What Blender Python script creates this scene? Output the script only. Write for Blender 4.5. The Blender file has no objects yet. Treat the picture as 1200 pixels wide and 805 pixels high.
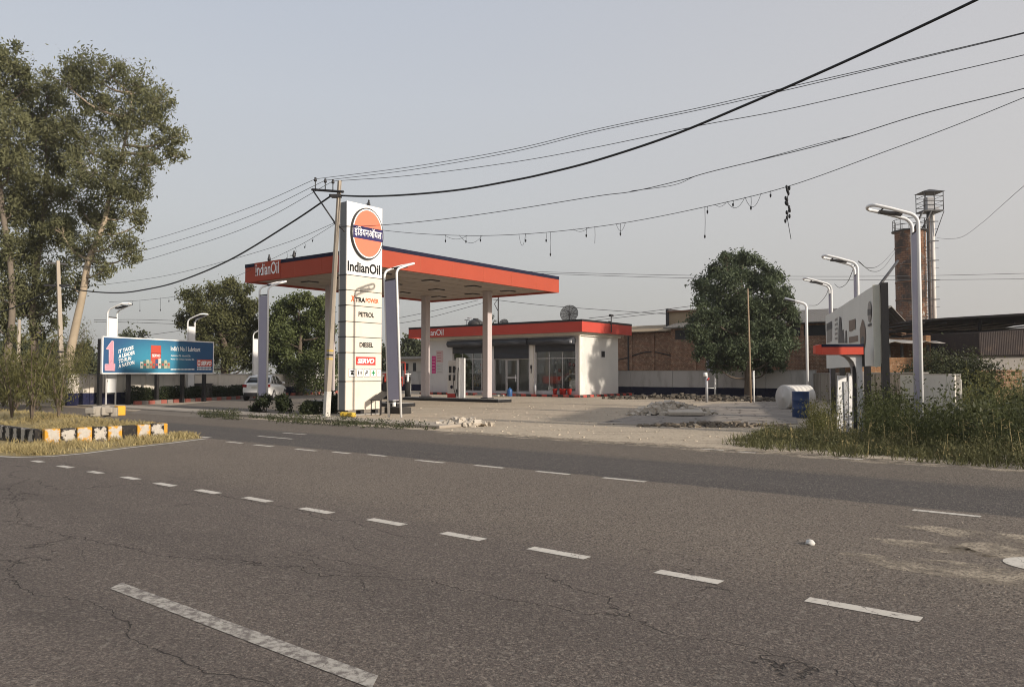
import bpy, bmesh, math, random
import numpy as np
from mathutils import Vector, Matrix

random.seed(7); RNG = np.random.default_rng(11)
SC = bpy.context.scene
COL = SC.collection
R = math.radians
# ------------------------------------------------------------------ camera model
F, H, HOR, CX, CY = 915.0, 1.55, 438.0, 600.0, 402.5
PITCH = math.atan((HOR - CY) / F)
CP, SP = math.cos(PITCH), math.sin(PITCH)
def ray(px, py):
    x = (px - CX) / F; y = -(py - CY) / F
    return Vector((x, CP - y * SP, SP + y * CP))
EYE = Vector((0, 0, H))
def G(px, py, z=0.0):
    d = ray(px, py); return EYE + d * ((z - H) / d.z)
def P(px, py, Y):
    d = ray(px, py); return EYE + d * (Y / d.y)
def vplane(px, py, O, ang):
    """hit of a sight line with the upright plane through O along direction ang: (distance along, height, point)"""
    d = ray(px, py); e = Vector((math.cos(ang), math.sin(ang), 0))
    n = Vector((-e.y, e.x, 0)); t = (O - EYE).dot(n) / d.dot(n)
    p = EYE + d * t
    return (p - O).dot(e), p.z, p
ST = R(-37.5)          # station axes: local x along the road (to the right), local y away from it
RD = R(-39.0)          # road axes
def axes(a): return Vector((math.cos(a), math.sin(a), 0)), Vector((-math.sin(a), math.cos(a), 0))
SE, SN = axes(ST); RE, RN = axes(RD)

# ------------------------------------------------------------------ materials
def rgb(*c): return (c[0], c[1], c[2], 1.0)
class NT:
    def __init__(s, name):
        s.m = bpy.data.materials.new(name); s.m.use_nodes = True
        s.t = s.m.node_tree; s.n = s.t.nodes; s.l = s.t.links
        s.b = s.n['Principled BSDF']; s.co = s.n.new('ShaderNodeTexCoord').outputs['Object']
    def lk(s, a, b):
        if hasattr(a, 'is_linked') or hasattr(a, 'links'): s.l.new(a, b)
        else: b.default_value = a
    def map(s, scale=(1, 1, 1), rot=(0, 0, 0), co=None):
        m = s.n.new('ShaderNodeMapping'); m.inputs['Scale'].default_value = scale; m.inputs['Rotation'].default_value = rot
        s.lk(co or s.co, m.inputs[0]); return m.outputs[0]
    def noise(s, scale=3, det=4, rough=.55, co=None, dist=0):
        n = s.n.new('ShaderNodeTexNoise'); n.inputs['Scale'].default_value = scale; n.inputs['Detail'].default_value = det
        n.inputs['Roughness'].default_value = rough; n.inputs['Distortion'].default_value = dist
        s.lk(co or s.co, n.inputs['Vector']); return n.outputs[0]
    def noisec(s, scale=3, det=3, co=None):
        n = s.n.new('ShaderNodeTexNoise'); n.inputs['Scale'].default_value = scale; n.inputs['Detail'].default_value = det
        s.lk(co or s.co, n.inputs['Vector']); return n.outputs[1]
    def voro(s, scale=5, feat='F1', co=None, out=0, rnd=1):
        v = s.n.new('ShaderNodeTexVoronoi'); v.feature = feat; v.inputs['Scale'].default_value = scale
        v.inputs['Randomness'].default_value = rnd
        s.lk(co or s.co, v.inputs['Vector']); return v.outputs[out]
    def ramp(s, fac, *stops):
        r = s.n.new('ShaderNodeValToRGB'); e = r.color_ramp.elements
        while len(e) < len(stops): e.new(.5)
        for k, (p, c) in zip(e, stops):
            k.position = p; k.color = c if len(c) == 4 else (c[0], c[1], c[2], 1)
        s.lk(fac, r.inputs[0]); return r.outputs[0]
    def step(s, fac, a, b):
        r = s.n.new('ShaderNodeMapRange'); r.clamp = True; r.interpolation_type = 'SMOOTHSTEP'
        r.inputs[1].default_value = a; r.inputs[2].default_value = b; s.lk(fac, r.inputs[0]); return r.outputs[0]
    def mix(s, fac, a, b, mode='MIX'):
        m = s.n.new('ShaderNodeMix'); m.data_type = 'RGBA'; m.blend_type = mode
        s.lk(fac, m.inputs[0]); s.lk(a, m.inputs[6]); s.lk(b, m.inputs[7]); return m.outputs[2]
    def math(s, op, a, b=0.0):
        m = s.n.new('ShaderNodeMath'); m.operation = op; s.lk(a, m.inputs[0]); s.lk(b, m.inputs[1]); return m.outputs[0]
    def sep(s, co=None):
        x = s.n.new('ShaderNodeSeparateXYZ'); s.lk(co or s.co, x.inputs[0]); return x.outputs
    def vadd(s, a, b, k=1.0):
        m = s.n.new('ShaderNodeVectorMath'); m.operation = 'MULTIPLY_ADD'
        s.lk(b, m.inputs[0]); m.inputs[1].default_value = (k, k, k); s.lk(a, m.inputs[2]); return m.outputs[0]
    def bump(s, h, strength=.3, dist=.02):
        b = s.n.new('ShaderNodeBump'); b.inputs['Strength'].default_value = strength; b.inputs['Distance'].default_value = dist
        s.lk(h, b.inputs['Height']); s.l.new(b.outputs[0], s.b.inputs['Normal'])
    def done(s, color=None, rough=.7, metal=0, spec=.35):
        if color is not None: s.lk(color, s.b.inputs['Base Color'])
        s.lk(rough, s.b.inputs['Roughness']); s.b.inputs['Metallic'].default_value = metal
        s.b.inputs['Specular IOR Level'].default_value = spec
        return s.m
_mc = {}
def mat(name, c, rough=.65, var=.18, scale=2.5, bump=.0, metal=0, spec=.35, dirt=.25, dirtc=(.16, .13, .1)):
    """a worn surface: colour, its mottling at two sizes, and patches of dust"""
    if name in _mc: return _mc[name]
    t = NT(name); lo = [x * (1 - var) for x in c]; hi = [min(1, x * (1 + var * .6)) for x in c]
    col = t.mix(t.noise(scale, 6, .6), rgb(*lo), rgb(*hi))
    if dirt:
        d = t.step(t.noise(scale * 1.7, 8, .7, co=t.map((1, 1, .35))), .52, .8)
        col = t.mix(t.math('MULTIPLY', d, dirt), col, rgb(*dirtc))
    if bump: t.bump(t.noise(scale * 14, 5), bump, .01)
    _mc[name] = t.done(col, rough, metal, spec); return _mc[name]

def leaf_mat(name, dark, light, gloss=.6, trans=.25, scale=1.2):
    t = NT(name)
    a = t.step(t.noise(scale, 3), .3, .7); b = t.noise(17, 2)
    col = t.mix(t.math('MULTIPLY', t.math('ADD', a, b), .55), rgb(*dark), rgb(*light))
    t.done(col, gloss, 0, .16)
    tr = t.n.new('ShaderNodeBsdfTranslucent'); ms = t.n.new('ShaderNodeMixShader'); ms.inputs[0].default_value = trans
    t.l.new(col, tr.inputs[0]); t.l.new(t.b.outputs[0], ms.inputs[1]); t.l.new(tr.outputs[0], ms.inputs[2])
    t.l.new(ms.outputs[0], t.n['Material Output'].inputs[0]); return t.m

# ------------------------------------------------------------------ objects
def tag(o, label=None, cat=None, group=None, kind=None):
    if label: o['label'] = label
    if cat: o['category'] = cat
    if group: o['group'] = group
    if kind: o['kind'] = kind
    return o
def thing(name, label, cat, loc=(0, 0, 0), rz=0.0, group=None):
    o = bpy.data.objects.new(name, None); COL.objects.link(o); o.empty_display_size = .1
    o.location = loc; o.rotation_euler = (0, 0, rz)
    return tag(o, label, cat, group)
def link(name, me, mats, parent=None, loc=None, rz=0):
    if not isinstance(mats, (list, tuple)): mats = [mats]
    for m in mats: me.materials.append(m)
    o = bpy.data.objects.new(name, me); COL.objects.link(o)
    if parent: o.parent = parent
    if loc is not None: o.location = loc
    if rz: o.rotation_euler = (0, 0, rz)
    return o
def children(o): return [c for c in COL.objects if c.parent is o]
def copy_tree(o, parent=None):
    c = o.copy(); COL.objects.link(c); c.parent = parent
    for ch in children(o): copy_tree(ch, c)
    return c

class MB:
    def __init__(s): s.v = []; s.f = []; s.mi = []; s.sm = []
    def add(s, vs, fs, mi=0, smooth=False):
        k = len(s.v); s.v += [tuple(v) for v in vs]
        for f in fs: s.f.append([i + k for i in f]); s.mi.append(mi); s.sm.append(smooth)
        return s
    def box(s, c, d, rz=0, mi=0, M=None):
        hx, hy, hz = d[0] / 2, d[1] / 2, d[2] / 2
        vs = [Vector((x, y, z)) for z in (-hz, hz) for y in (-hy, hy) for x in (-hx, hx)]
        m = Matrix.Translation(c) @ (M if M is not None else Matrix.Rotation(rz, 4, 'Z'))
        return s.add([m @ v for v in vs], [(0, 2, 3, 1), (4, 5, 7, 6), (0, 1, 5, 4), (2, 6, 7, 3), (0, 4, 6, 2), (1, 3, 7, 5)], mi)
    def b(s, x0, x1, y0, y1, z0, z1, mi=0):
        return s.box(((x0 + x1) / 2, (y0 + y1) / 2, (z0 + z1) / 2), (abs(x1 - x0), abs(y1 - y0), abs(z1 - z0)), 0, mi)
    def quad(s, a, b, c, d, mi=0): return s.add([a, b, c, d], [(0, 1, 2, 3)], mi)
    def prism(s, pts, z0, z1, mi=0):
        n = len(pts); vs = [(p[0], p[1], z0) for p in pts] + [(p[0], p[1], z1) for p in pts]
        return s.add(vs, [tuple(range(n))[::-1], tuple(range(n, 2 * n))] + [(i, (i + 1) % n, (i + 1) % n + n, i + n) for i in range(n)], mi)
    def slab(s, pts, off, mi=0):
        """flat outline (3D points) given thickness along off"""
        n = len(pts); off = Vector(off); vs = [Vector(p) for p in pts] + [Vector(p) + off for p in pts]
        return s.add(vs, [tuple(range(n)), tuple(range(n, 2 * n))[::-1]] + [(i + n, (i + 1) % n + n, (i + 1) % n, i) for i in range(n)], mi)
    def tube(s, pts, r, seg=8, mi=0, cap=True, smooth=True):
        pts = [Vector(p) for p in pts]; n = len(pts)
        rs = r if isinstance(r, (list, tuple)) else [r] * n
        k = len(s.v); prev = None
        for i, p in enumerate(pts):
            t = (pts[min(i + 1, n - 1)] - pts[max(i - 1, 0)])
            t = t.normalized() if t.length > 1e-9 else Vector((0, 0, 1))
            if prev is None:
                u = t.cross(Vector((0, 0, 1)));
                if u.length < 1e-3: u = t.cross(Vector((0, 1, 0)))
            else: u = prev - t * prev.dot(t)
            u.normalize(); prev = u; w = t.cross(u)
            for j in range(seg):
                a = 2 * math.pi * j / seg
                s.v.append(tuple(p + (u * math.cos(a) + w * math.sin(a)) * rs[i]))
        for i in range(n - 1):
            for j in range(seg):
                a = k + i * seg + j; b = k + i * seg + (j + 1) % seg
                s.f.append([a, b, b + seg, a + seg]); s.mi.append(mi); s.sm.append(smooth)
        if cap:
            s.f.append([k + j for j in range(seg)][::-1]); s.mi.append(mi); s.sm.append(False)
            s.f.append([k + (n - 1) * seg + j for j in range(seg)]); s.mi.append(mi); s.sm.append(False)
        return s
    def cyl(s, a, b, r0, r1=None, seg=16, mi=0): return s.tube([a, b], [r0, r0 if r1 is None else r1], seg, mi)
    def lathe(s, prof, c=(0, 0, 0), seg=20, mi=0, M=None):
        k = len(s.v); n = len(prof)
        for r, z in prof:
            for j in range(seg):
                a = 2 * math.pi * j / seg; v = Vector((r * math.cos(a), r * math.sin(a), z))
                if M is not None: v = M @ v
                s.v.append(tuple(v + Vector(c)))
        for i in range(n - 1):
            for j in range(seg):
                a = k + i * seg + j; b = k + i * seg + (j + 1) % seg
                s.f.append([a, b, b + seg, a + seg]); s.mi.append(mi); s.sm.append(True)
        return s
    def mesh(s, name):
        me = bpy.data.meshes.new(name); me.from_pydata(s.v, [], s.f)
        me.polygons.foreach_set('material_index', s.mi); me.polygons.foreach_set('use_smooth', s.sm)
        me.update(); return me
    def build(s, name, mats, parent=None, loc=None, rz=0, bevel=0, kind=None, label=None, seg=2, fix=False):
        me = s.mesh(name)
        if fix:
            bm = bmesh.new(); bm.from_mesh(me); bmesh.ops.recalc_face_normals(bm, faces=bm.faces); bm.to_mesh(me); bm.free()
        o = link(name, me, mats, parent, loc, rz)
        if bevel:
            m = o.modifiers.new('bevel', 'BEVEL'); m.width = bevel; m.segments = seg; m.limit_method = 'ANGLE'; m.angle_limit = R(40)
        if kind: o['kind'] = kind
        if label: o['label'] = label
        return o

def quads_mesh(name, V):
    """V: (n,4,3) array of separate quads"""
    n = len(V); me = bpy.data.meshes.new(name)
    me.vertices.add(n * 4); me.vertices.foreach_set('co', np.ascontiguousarray(V, dtype=np.float32).ravel())
    me.loops.add(n * 4); me.loops.foreach_set('vertex_index', np.arange(n * 4, dtype=np.int32))
    me.polygons.add(n); me.polygons.foreach_set('loop_start', np.arange(0, n * 4, 4, dtype=np.int32))
    try: me.polygons.foreach_set('loop_total', np.full(n, 4, dtype=np.int32))
    except Exception: pass
    me.update(calc_edges=True); return me
def leaves(C, L, W, droop=0.0, up=0.0):
    """rhombic leaves at centres C (n,3); L,W lengths; droop pulls the long axis down, up pulls it upward"""
    n = len(C); a = RNG.normal(size=(n, 3)); a[:, 2] += up * 2 - droop * 2; a /= np.linalg.norm(a, axis=1)[:, None]
    b = RNG.normal(size=(n, 3)); b -= a * (a * b).sum(1)[:, None]; b /= np.linalg.norm(b, axis=1)[:, None]
    l = (L * RNG.uniform(.6, 1.3, n))[:, None]; w = (W * RNG.uniform(.6, 1.3, n))[:, None]
    return np.stack([C - a * l / 2, C - a * l * .05 + b * w / 2, C + a * l / 2, C - a * l * .05 - b * w / 2], 1)
def clumps(lobes, nsub, nleaf, sig=.27, flat=.85):
    """leaf centres: each lobe (centre, radius) holds sub-clumps near its skin"""
    out = []; subs = []
    for c, r in lobes:
        c = np.array(c, float); k = max(9, int(nsub * r * r * 2.4))
        d = RNG.normal(size=(k, 3)); d /= np.linalg.norm(d, axis=1)[:, None]
        s = c + d * (r * RNG.uniform(.3, 1.0, k) ** .6)[:, None] * [1, 1, flat]
        subs.append((c, s))
        m = max(8, int(nleaf * r * r / k))
        sg = r * sig * 1.45 * RNG.uniform(.55, 1.3, k)
        out.append((s[:, None, :] + RNG.normal(size=(k, m, 3)) * sg[:, None, None] * .62).reshape(-1, 3))
    return np.concatenate(out), subs

# ------------------------------------------------------------------ lettering
def letters(name, s, m, parent, O, RI, UP, w, h, bold=0.0, shear=0.0, proud=.004, loc=None):
    """flat cut-out letters filling a w x h box whose lower left corner is O; RI, UP span the face"""
    cu = bpy.data.curves.new('lettering', 'FONT'); cu.body = s; cu.offset = bold; cu.shear = shear; cu.resolution_u = 4
    to = bpy.data.objects.new('lettering', cu); COL.objects.link(to)
    dg = bpy.context.evaluated_depsgraph_get(); me = bpy.data.meshes.new_from_object(to.evaluated_get(dg))
    bpy.data.objects.remove(to); bpy.data.curves.remove(cu)
    bm = bmesh.new(); bm.from_mesh(me); bm.verts.ensure_lookup_table()
    isl = {}; k = 0
    for v in bm.verts:
        if v.index in isl: continue
        st = [v]; isl[v.index] = k
        while st:
            q = st.pop()
            for e in q.link_edges:
                u = e.other_vert(q)
                if u.index not in isl: isl[u.index] = k; st.append(u)
        k += 1
    xs = [v.co.x for v in bm.verts]; ys = [v.co.y for v in bm.verts]
    x0, x1, y0, y1 = min(xs), max(xs), min(ys), max(ys)
    O, RI, UP = Vector(O), Vector(RI).normalized(), Vector(UP).normalized(); N = RI.cross(UP)
    for v in bm.verts:
        a = (v.co.x - x0) / (x1 - x0) * w; b = (v.co.y - y0) / (y1 - y0) * h
        v.co = O + RI * a + UP * b + N * (proud + .0006 * (isl[v.index] % 5))
    bm.to_mesh(me); bm.free(); me.materials.clear()
    return link(name, me, m, parent)

# common materials
WHITE = mat('white paint', (.78, .77, .74), .65, .08, 2, dirt=.25)
WHITEM = mat('white enamelled metal', (.78, .77, .75), .55, .05, 2, spec=.2, dirt=.15)
CREAM = mat('aluminium sign panel', (.72, .65, .55), .65, .08, 1.5, spec=.15, dirt=.15)
LILAC = mat('shade grey perforated sheet', (.36, .34, .42), .5, .08, 3, dirt=.12)  # shade of unlit lamp panels put into their lilac grey; sunlit ones are white
GREYM = mat('grey sheet metal', (.36, .36, .37), .45, .15, 3)
SIDEG = mat('grey sign side', (.20, .205, .205), .5, .1, 3, dirt=.15)
ORANGE = mat('orange red fascia', (.385, .075, .043), .65, .12, .8, spec=.12, dirt=.15, dirtc=(.35, .12, .08))
NAVY = mat('navy blue paint', (.018, .020, .040), .75, .15, 2, spec=.08, dirt=.15)
BLACK = mat('black paint', (.018, .017, .018), .5, .2, 4, dirt=.2)
DARKM = mat('dark steel', (.035, .033, .034), .5, .25, 3)
RUST = mat('rusty sheet', (.20, .095, .05), .85, .4, 1.3, .2, dirt=.5, dirtc=(.07, .05, .045))
CONC = mat('concrete', (.34, .32, .29), .9, .2, 3, .25, dirt=.4)
REDP = mat('red paint', (.50, .045, .035), .5, .15, 4)
YELL = mat('yellow paint', (.75, .38, .03), .6, .12, 5, dirt=.3)
BARK = mat('grey brown bark', (.13, .10, .075), .95, .35, 3, .6)
WOOD = mat('weathered pole wood', (.32, .23, .15), .85, .3, 4, .3)
SOIL = mat('dry soil', (.24, .19, .135), .95, .2, 2, .3)
def glass_mat(name, tint=(.55, .6, .6), rough=.03):
    t = NT(name); t.b.inputs['Transmission Weight'].default_value = 0
    tr = t.n.new('ShaderNodeBsdfTransparent'); tr.inputs[0].default_value = rgb(*tint)
    gl = t.n.new('ShaderNodeBsdfGlossy'); gl.inputs['Roughness'].default_value = rough
    fr = t.n.new('ShaderNodeFresnel'); fr.inputs[0].default_value = 1.5
    ms = t.n.new('ShaderNodeMixShader'); t.l.new(fr.outputs[0], ms.inputs[0]); t.l.new(tr.outputs[0], ms.inputs[1]); t.l.new(gl.outputs[0], ms.inputs[2])
    t.l.new(ms.outputs[0], t.n['Material Output'].inputs[0]); return t.m
GLASS = glass_mat('window glass', (.88, .90, .90))
# ================================================================== THE SETTING
def ground_material():
    t = NT('dusty earth'); c = t.co
    big = t.noise(.05, 5, .6); mid = t.noise(.6, 7, .65); fine = t.noise(9, 6, .7)
    col = t.mix(mid, rgb(.22, .17, .12), rgb(.36, .29, .21))
    col = t.mix(t.step(big, .45, .65), col, rgb(.15, .13, .08))
    col = t.mix(t.math('MULTIPLY', t.step(fine, .55, .7), .45), col, rgb(.42, .36, .28))
    t.bump(fine, .5, .03); return t.done(col, .95, 0, .15)
g = MB(); S = 1500
g.quad((-S, -200, 0), (S, -200, 0), (S, S, 0), (-S, S, 0))
g.build('ground', ground_material(), kind='structure')

# --- the road: one sheet in road axes (local x along, local y across); the camera stands at y = 0
def road_material():
    t = NT('worn asphalt'); c = t.co; x, y, z = t.sep()
    wob = t.math('MULTIPLY', t.math('SUBTRACT', t.noise(1.1, 5), .5), 1.5)
    yy = t.math('ADD', y, wob)
    yf = t.math('ADD', y, t.math('MULTIPLY', t.math('SUBTRACT', t.noise(2.5, 3), .5), .22))
    streak = t.noise(1.6, 6, .6, co=t.map((.06, 1.2, 1)))
    near = t.mix(t.noise(.35, 6, .6), rgb(.102, .083, .071), rgb(.152, .125, .106))
    near = t.mix(t.math('MULTIPLY', t.step(streak, .5, .75), .35), near, rgb(.075, .062, .056))
    gap = t.mix(t.noise(.5, 6, .65), rgb(.120, .097, .078), rgb(.212, .174, .137))
    col = t.mix(t.step(yy, 5.0, 6.9), near, gap)
    new = t.mix(streak, rgb(.050, .045, .043), rgb(.092, .082, .076))
    col = t.mix(t.step(yf, 9.95, 10.12), col, new)
    sh = t.mix(t.noise(.7, 6, .6), rgb(.10, .082, .066), rgb(.165, .136, .106))
    col = t.mix(t.step(yf, 12.2, 12.9), col, sh)
    # dusty lanes where wheels do not run, and pale drifts of grit in the opening
    drift = t.math('MULTIPLY', t.step(t.noise(.42, 7, .68, co=t.map((1, 1.6, 1))), .56, .72), t.math('MULTIPLY', t.step(yy, 5.6, 7.2), t.math('SUBTRACT', 1.0, t.step(yy, 9.2, 9.9))))
    col = t.mix(t.math('MULTIPLY', drift, .35), col, rgb(.34, .29, .225))
    # two big worn patches near the right of the opening
    px = t.math('SUBTRACT', x, -1.0)
    # stone chips: pale and dark aggregate showing in the surface
    rough_ = t.math('ADD', .55, t.math('MULTIPLY', t.step(yy, 5.3, 6.6), .45))
    rough_ = t.math('MULTIPLY', rough_, t.math('SUBTRACT', 1.0, t.math('MULTIPLY', t.math('MULTIPLY', t.step(yf, 9.9, 10.1), t.math('SUBTRACT', 1.0, t.step(yf, 12.1, 12.7))), .75)))
    g1 = t.noise(46, 3, .75); g2 = t.noise(17, 4, .75)
    col = t.mix(t.math('MULTIPLY', t.step(g1, .54, .66), t.math('MULTIPLY', rough_, .95)), col, rgb(.35, .295, .235))
    col = t.mix(t.math('MULTIPLY', t.math('SUBTRACT', 1.0, t.step(g1, .36, .47)), t.math('MULTIPLY', rough_, 1.0)), col, rgb(.020, .016, .014))
    col = t.mix(t.math('MULTIPLY', t.math('SUBTRACT', 1.0, t.step(g2, .36, .46)), t.math('MULTIPLY', rough_, .62)), col, rgb(.030, .025, .022))
    v1 = t.voro(120, out=1); v1s = t.sep(v1)[0]
    ag = t.step(v1s, .80, .95); agd = t.step(t.sep(v1)[1], .75, .95)
    strong = t.math('ADD', .34, t.math('MULTIPLY', t.step(yy, 5.5, 7), .35))
    col = t.mix(t.math('MULTIPLY', ag, strong), col, rgb(.30, .26, .215))
    col = t.mix(t.math('MULTIPLY', agd, .42), col, rgb(.045, .038, .034))
    v2 = t.voro(38, out=1); col = t.mix(t.math('MULTIPLY', t.step(t.sep(v2)[0], .93, .97), .35), col, rgb(.30, .265, .22))
    col = t.mix(t.math('MULTIPLY', t.step(t.noise(70, 3), .55, .75), .3), col, rgb(.05, .042, .038))
    # cracks: wandering along the road in the near lanes
    wv = t.noisec(.8, 5)
    def crk(sx, sy, sc, d1, d2, lo, hi, z0):
        c_ = t.vadd(t.map((sx, sy, 1)), wv, d1); c_ = t.vadd(c_, t.noisec(6 + z0, 5), d2)
        return t.math('SUBTRACT', 1.0, t.step(t.voro(sc, 'DISTANCE_TO_EDGE', co=c_), lo, hi))
    k1 = t.math('MULTIPLY', crk(.16, .62, 1.0, .55, .10, .0008, .0042, 0), t.step(t.noise(.25, 3), .36, .46))
    k3 = t.math('MULTIPLY', crk(.5, 1.5, 1.0, .8, .16, .0008, .0048, 3), t.step(t.noise(.45, 4), .53, .62))
    k2 = t.math('MULTIPLY', crk(2.4, 4.2, 1.0, 1.0, .25, .003, .012, 5), t.step(t.noise(.6, 4), .61, .68))
    near_tracks = t.math('MULTIPLY', t.step(t.math('SINE', t.math('MULTIPLY', yy, 3.6)), .1, 1.0), t.math('SUBTRACT', 1.0, t.step(yy, 5.0, 5.8)))
    col = t.mix(t.math('MULTIPLY', near_tracks, .16), col, rgb(.05, .042, .038))
    stain = t.step(t.noise(.8, 6, .7, co=t.map((.5, 1, 1))), .60, .70)
    col = t.mix(t.math('MULTIPLY', stain, .28), col, rgb(.045, .038, .034))
    lane = t.math('SUBTRACT', 1.0, t.step(yy, 5.6, 6.6))
    crack = t.math('MULTIPLY', t.math('MAXIMUM', t.math('MAXIMUM', k1, k3), t.math('MULTIPLY', k2, .25)), lane)
    col = t.mix(t.math('MULTIPLY', crack, .70), col, rgb(.018, .015, .013))
    hgt = t.math('SUBTRACT', t.math('ADD', t.math('MULTIPLY', g1, 1.0), t.math('ADD', t.math('MULTIPLY', g2, .8), t.math('MULTIPLY', v1s, .3))), t.math('MULTIPLY', crack, 1.2))
    t.bump(hgt, .75, .022)
    return t.done(col, .88, 0, .25)
n = MB(); n.quad((-260, -9, .004), (120, -9, .004), (120, 15.25, .004), (-260, 15.25, .004))
road = n.build('main_road', road_material(), kind='structure', rz=RD)

def paint_mat(nm='worn road paint', lo=.28, k=1.0):
    t = NT(nm)
    w = t.step(t.noise(13, 7, .75), lo, lo + .18)
    cr = t.step(t.voro(3, 'DISTANCE_TO_EDGE', co=t.vadd(t.co, t.noisec(8, 3), .2)), .002, .012)
    f = t.math('MULTIPLY', w, cr)
    col = t.mix(f, rgb(.15, .13, .115), t.mix(t.noise(3), rgb(.46 * k, .42 * k, .36 * k), rgb(.60 * k, .56 * k, .49 * k)))
    t.bump(t.noise(90, 3), .3, .004)
    return t.done(col, .8, 0, .25)
PAINT = paint_mat()
Z1 = .008
def rl(px, py):
    p = G(px, py, Z1); return p.dot(RE), p.dot(RN)
def dash(m, x0, x1, y, w, tp=0.0): m.quad((x0 + tp, y - w / 2, Z1), (x1 + tp, y - w / 2, Z1), (x1, y + w / 2, Z1), (x0, y + w / 2, Z1))
m = MB()
for a, b in ((38, 54), (65, 90), (103, 124), (140, 167), (179, 208), (227, 259), (282, 320), (352, 391), (428, 477), (516, 569), (619, 691), (769, 845), (945, 1080)):
    pass
row = [((35, 540), (54, 541)), ((64, 546), (89, 547.5)), ((100, 552.5), (124, 554)), ((140, 559), (166, 561)), ((180, 566), (207, 569)), ((228, 574), (259, 577.5)),
       ((283, 583), (320, 587)), ((351, 595.5), (391, 600.5)), ((429, 608.5), (477, 614)), ((517, 624.5), (569, 631.5)), ((620, 642), (690, 653)), ((770, 669), (845, 682)), ((945, 702), (1080, 725))]
for a, b in row:
    xa, ya = rl(*a); xb, yb = rl(*b); dash(m, xa, xb, (ya + yb) / 2, .125)
m.build('lane_dashes', PAINT, kind='structure', rz=RD)
m = MB()
for a, b in [((265, 517.5), (285, 519)), ((296, 521), (322, 523)), ((345, 526), (372, 528)), ((388, 529.5), (412, 531)), ((428, 532.5), (455, 534)), ((487, 539), (521, 542)), ((556, 545), (591, 548)),
             ((628, 552), (668, 555.5)), ((706, 559.5), (757, 564)), ((1069, 597.5), (1150, 604.5))]:
    xa, ya = rl(*a); xb, yb = rl(*b); dash(m, xa, xb, (ya + yb) / 2, .11)
m.build('centre_dashes', PAINT, kind='structure', rz=RD)
m = MB(); (xa, ya), (xb, yb) = rl(128, 685), rl(436, 794)
dash(m, xa, xb, (ya + yb) / 2, .13, .1); m.build('near_lane_line', paint_mat('thin worn paint', .40, .72), kind='structure', rz=RD)
m = MB()
def strip(m, pts, w):
    for i in range(len(pts) - 1):
        a, b = Vector(pts[i]), Vector(pts[i + 1]); t = (b - a).normalized(); u = Vector((-t.y, t.x, 0)) * w / 2
        m.quad(a - u, b - u, b + u, a + u)
pl = [G(px, py, Z1) for px, py in ((-260, 522), (-120, 529), (-40, 533), (20, 535.5), (60, 534.5), (100, 531), (150, 524.5), (200, 519), (243, 513.5))]
strip(m, pl, .11)
strip(m, [G(px, py, Z1) for px, py in ((246, 512.6), (228, 511.2), (215, 510.5), (190, 508.4))], .13)
m.build('island_edge_line', PAINT, kind='structure')
m = MB(); (xc, yc) = rl(1226, 662); m.add([(xc + .30 * math.cos(a), yc + .27 * math.sin(a), Z1) for a in np.linspace(0, 2 * math.pi, 25)[:-1]], [tuple(range(24))])
m.build('road_arrow_marking', PAINT, kind='structure', rz=RD)
m = MB()
for (a, b) in [((300, 511), (345, 514)), ((330, 507), (360, 509)), ((820, 526), (850, 527)), ((985, 536), (1010, 538.5)), ((865, 529), (885, 530.5))]:
    xa, ya = rl(*a); xb, yb = rl(*b); dash(m, xa, xb, (ya + yb) / 2, .09)
m.build('far_edge_marks', PAINT, kind='structure', rz=RD)
# drifts of grit lying on the asphalt at the right of the opening
def grit_mat():
    t = NT('grit drift'); f = t.noise(26, 5)
    col = t.mix(f, rgb(.25, .21, .16), rgb(.46, .39, .30))
    tr = t.n.new('ShaderNodeBsdfTransparent'); ms = t.n.new('ShaderNodeMixShader')
    a = t.step(t.noise(2.2, 7, .7), .40, .60); a = t.math('MULTIPLY', a, t.step(t.noise(34, 4, .7), .33, .55))
    t.done(col, .95, 0, .1)
    t.l.new(a, ms.inputs[0]); t.l.new(tr.outputs[0], ms.inputs[1]); t.l.new(t.b.outputs[0], ms.inputs[2])
    t.l.new(ms.outputs[0], t.n['Material Output'].inputs[0]); return t.m
m = MB()
for (px, py, rx, ry) in ((1165, 628, .75, .30), (1160, 672, 1.0, .32), (1090, 640, .5, .2), (1210, 650, .7, .5)):
    xc, yc = rl(px, py)
    m.add([(xc + rx * math.cos(a) * random.uniform(.7, 1.2), yc + ry * math.sin(a) * random.uniform(.7, 1.2), .0062) for a in np.linspace(0, 2 * math.pi, 21)[:-1]], [tuple(range(20))])
for k in range(60):
    x_ = -14 + k * .27; rx, ry = random.uniform(.3, .9), random.uniform(.12, .5); yc = 15.2 + random.uniform(-.35, .25)
    m.add([(x_ + rx * math.cos(a) * random.uniform(.7, 1.2), yc + ry * math.sin(a) * random.uniform(.7, 1.2), .0062 + .0001 * (k % 7)) for a in np.linspace(0, 2 * math.pi, 17)[:-1]], [tuple(range(16))])
m.build('road_grit', grit_mat(), kind='stuff', rz=RD)

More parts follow.
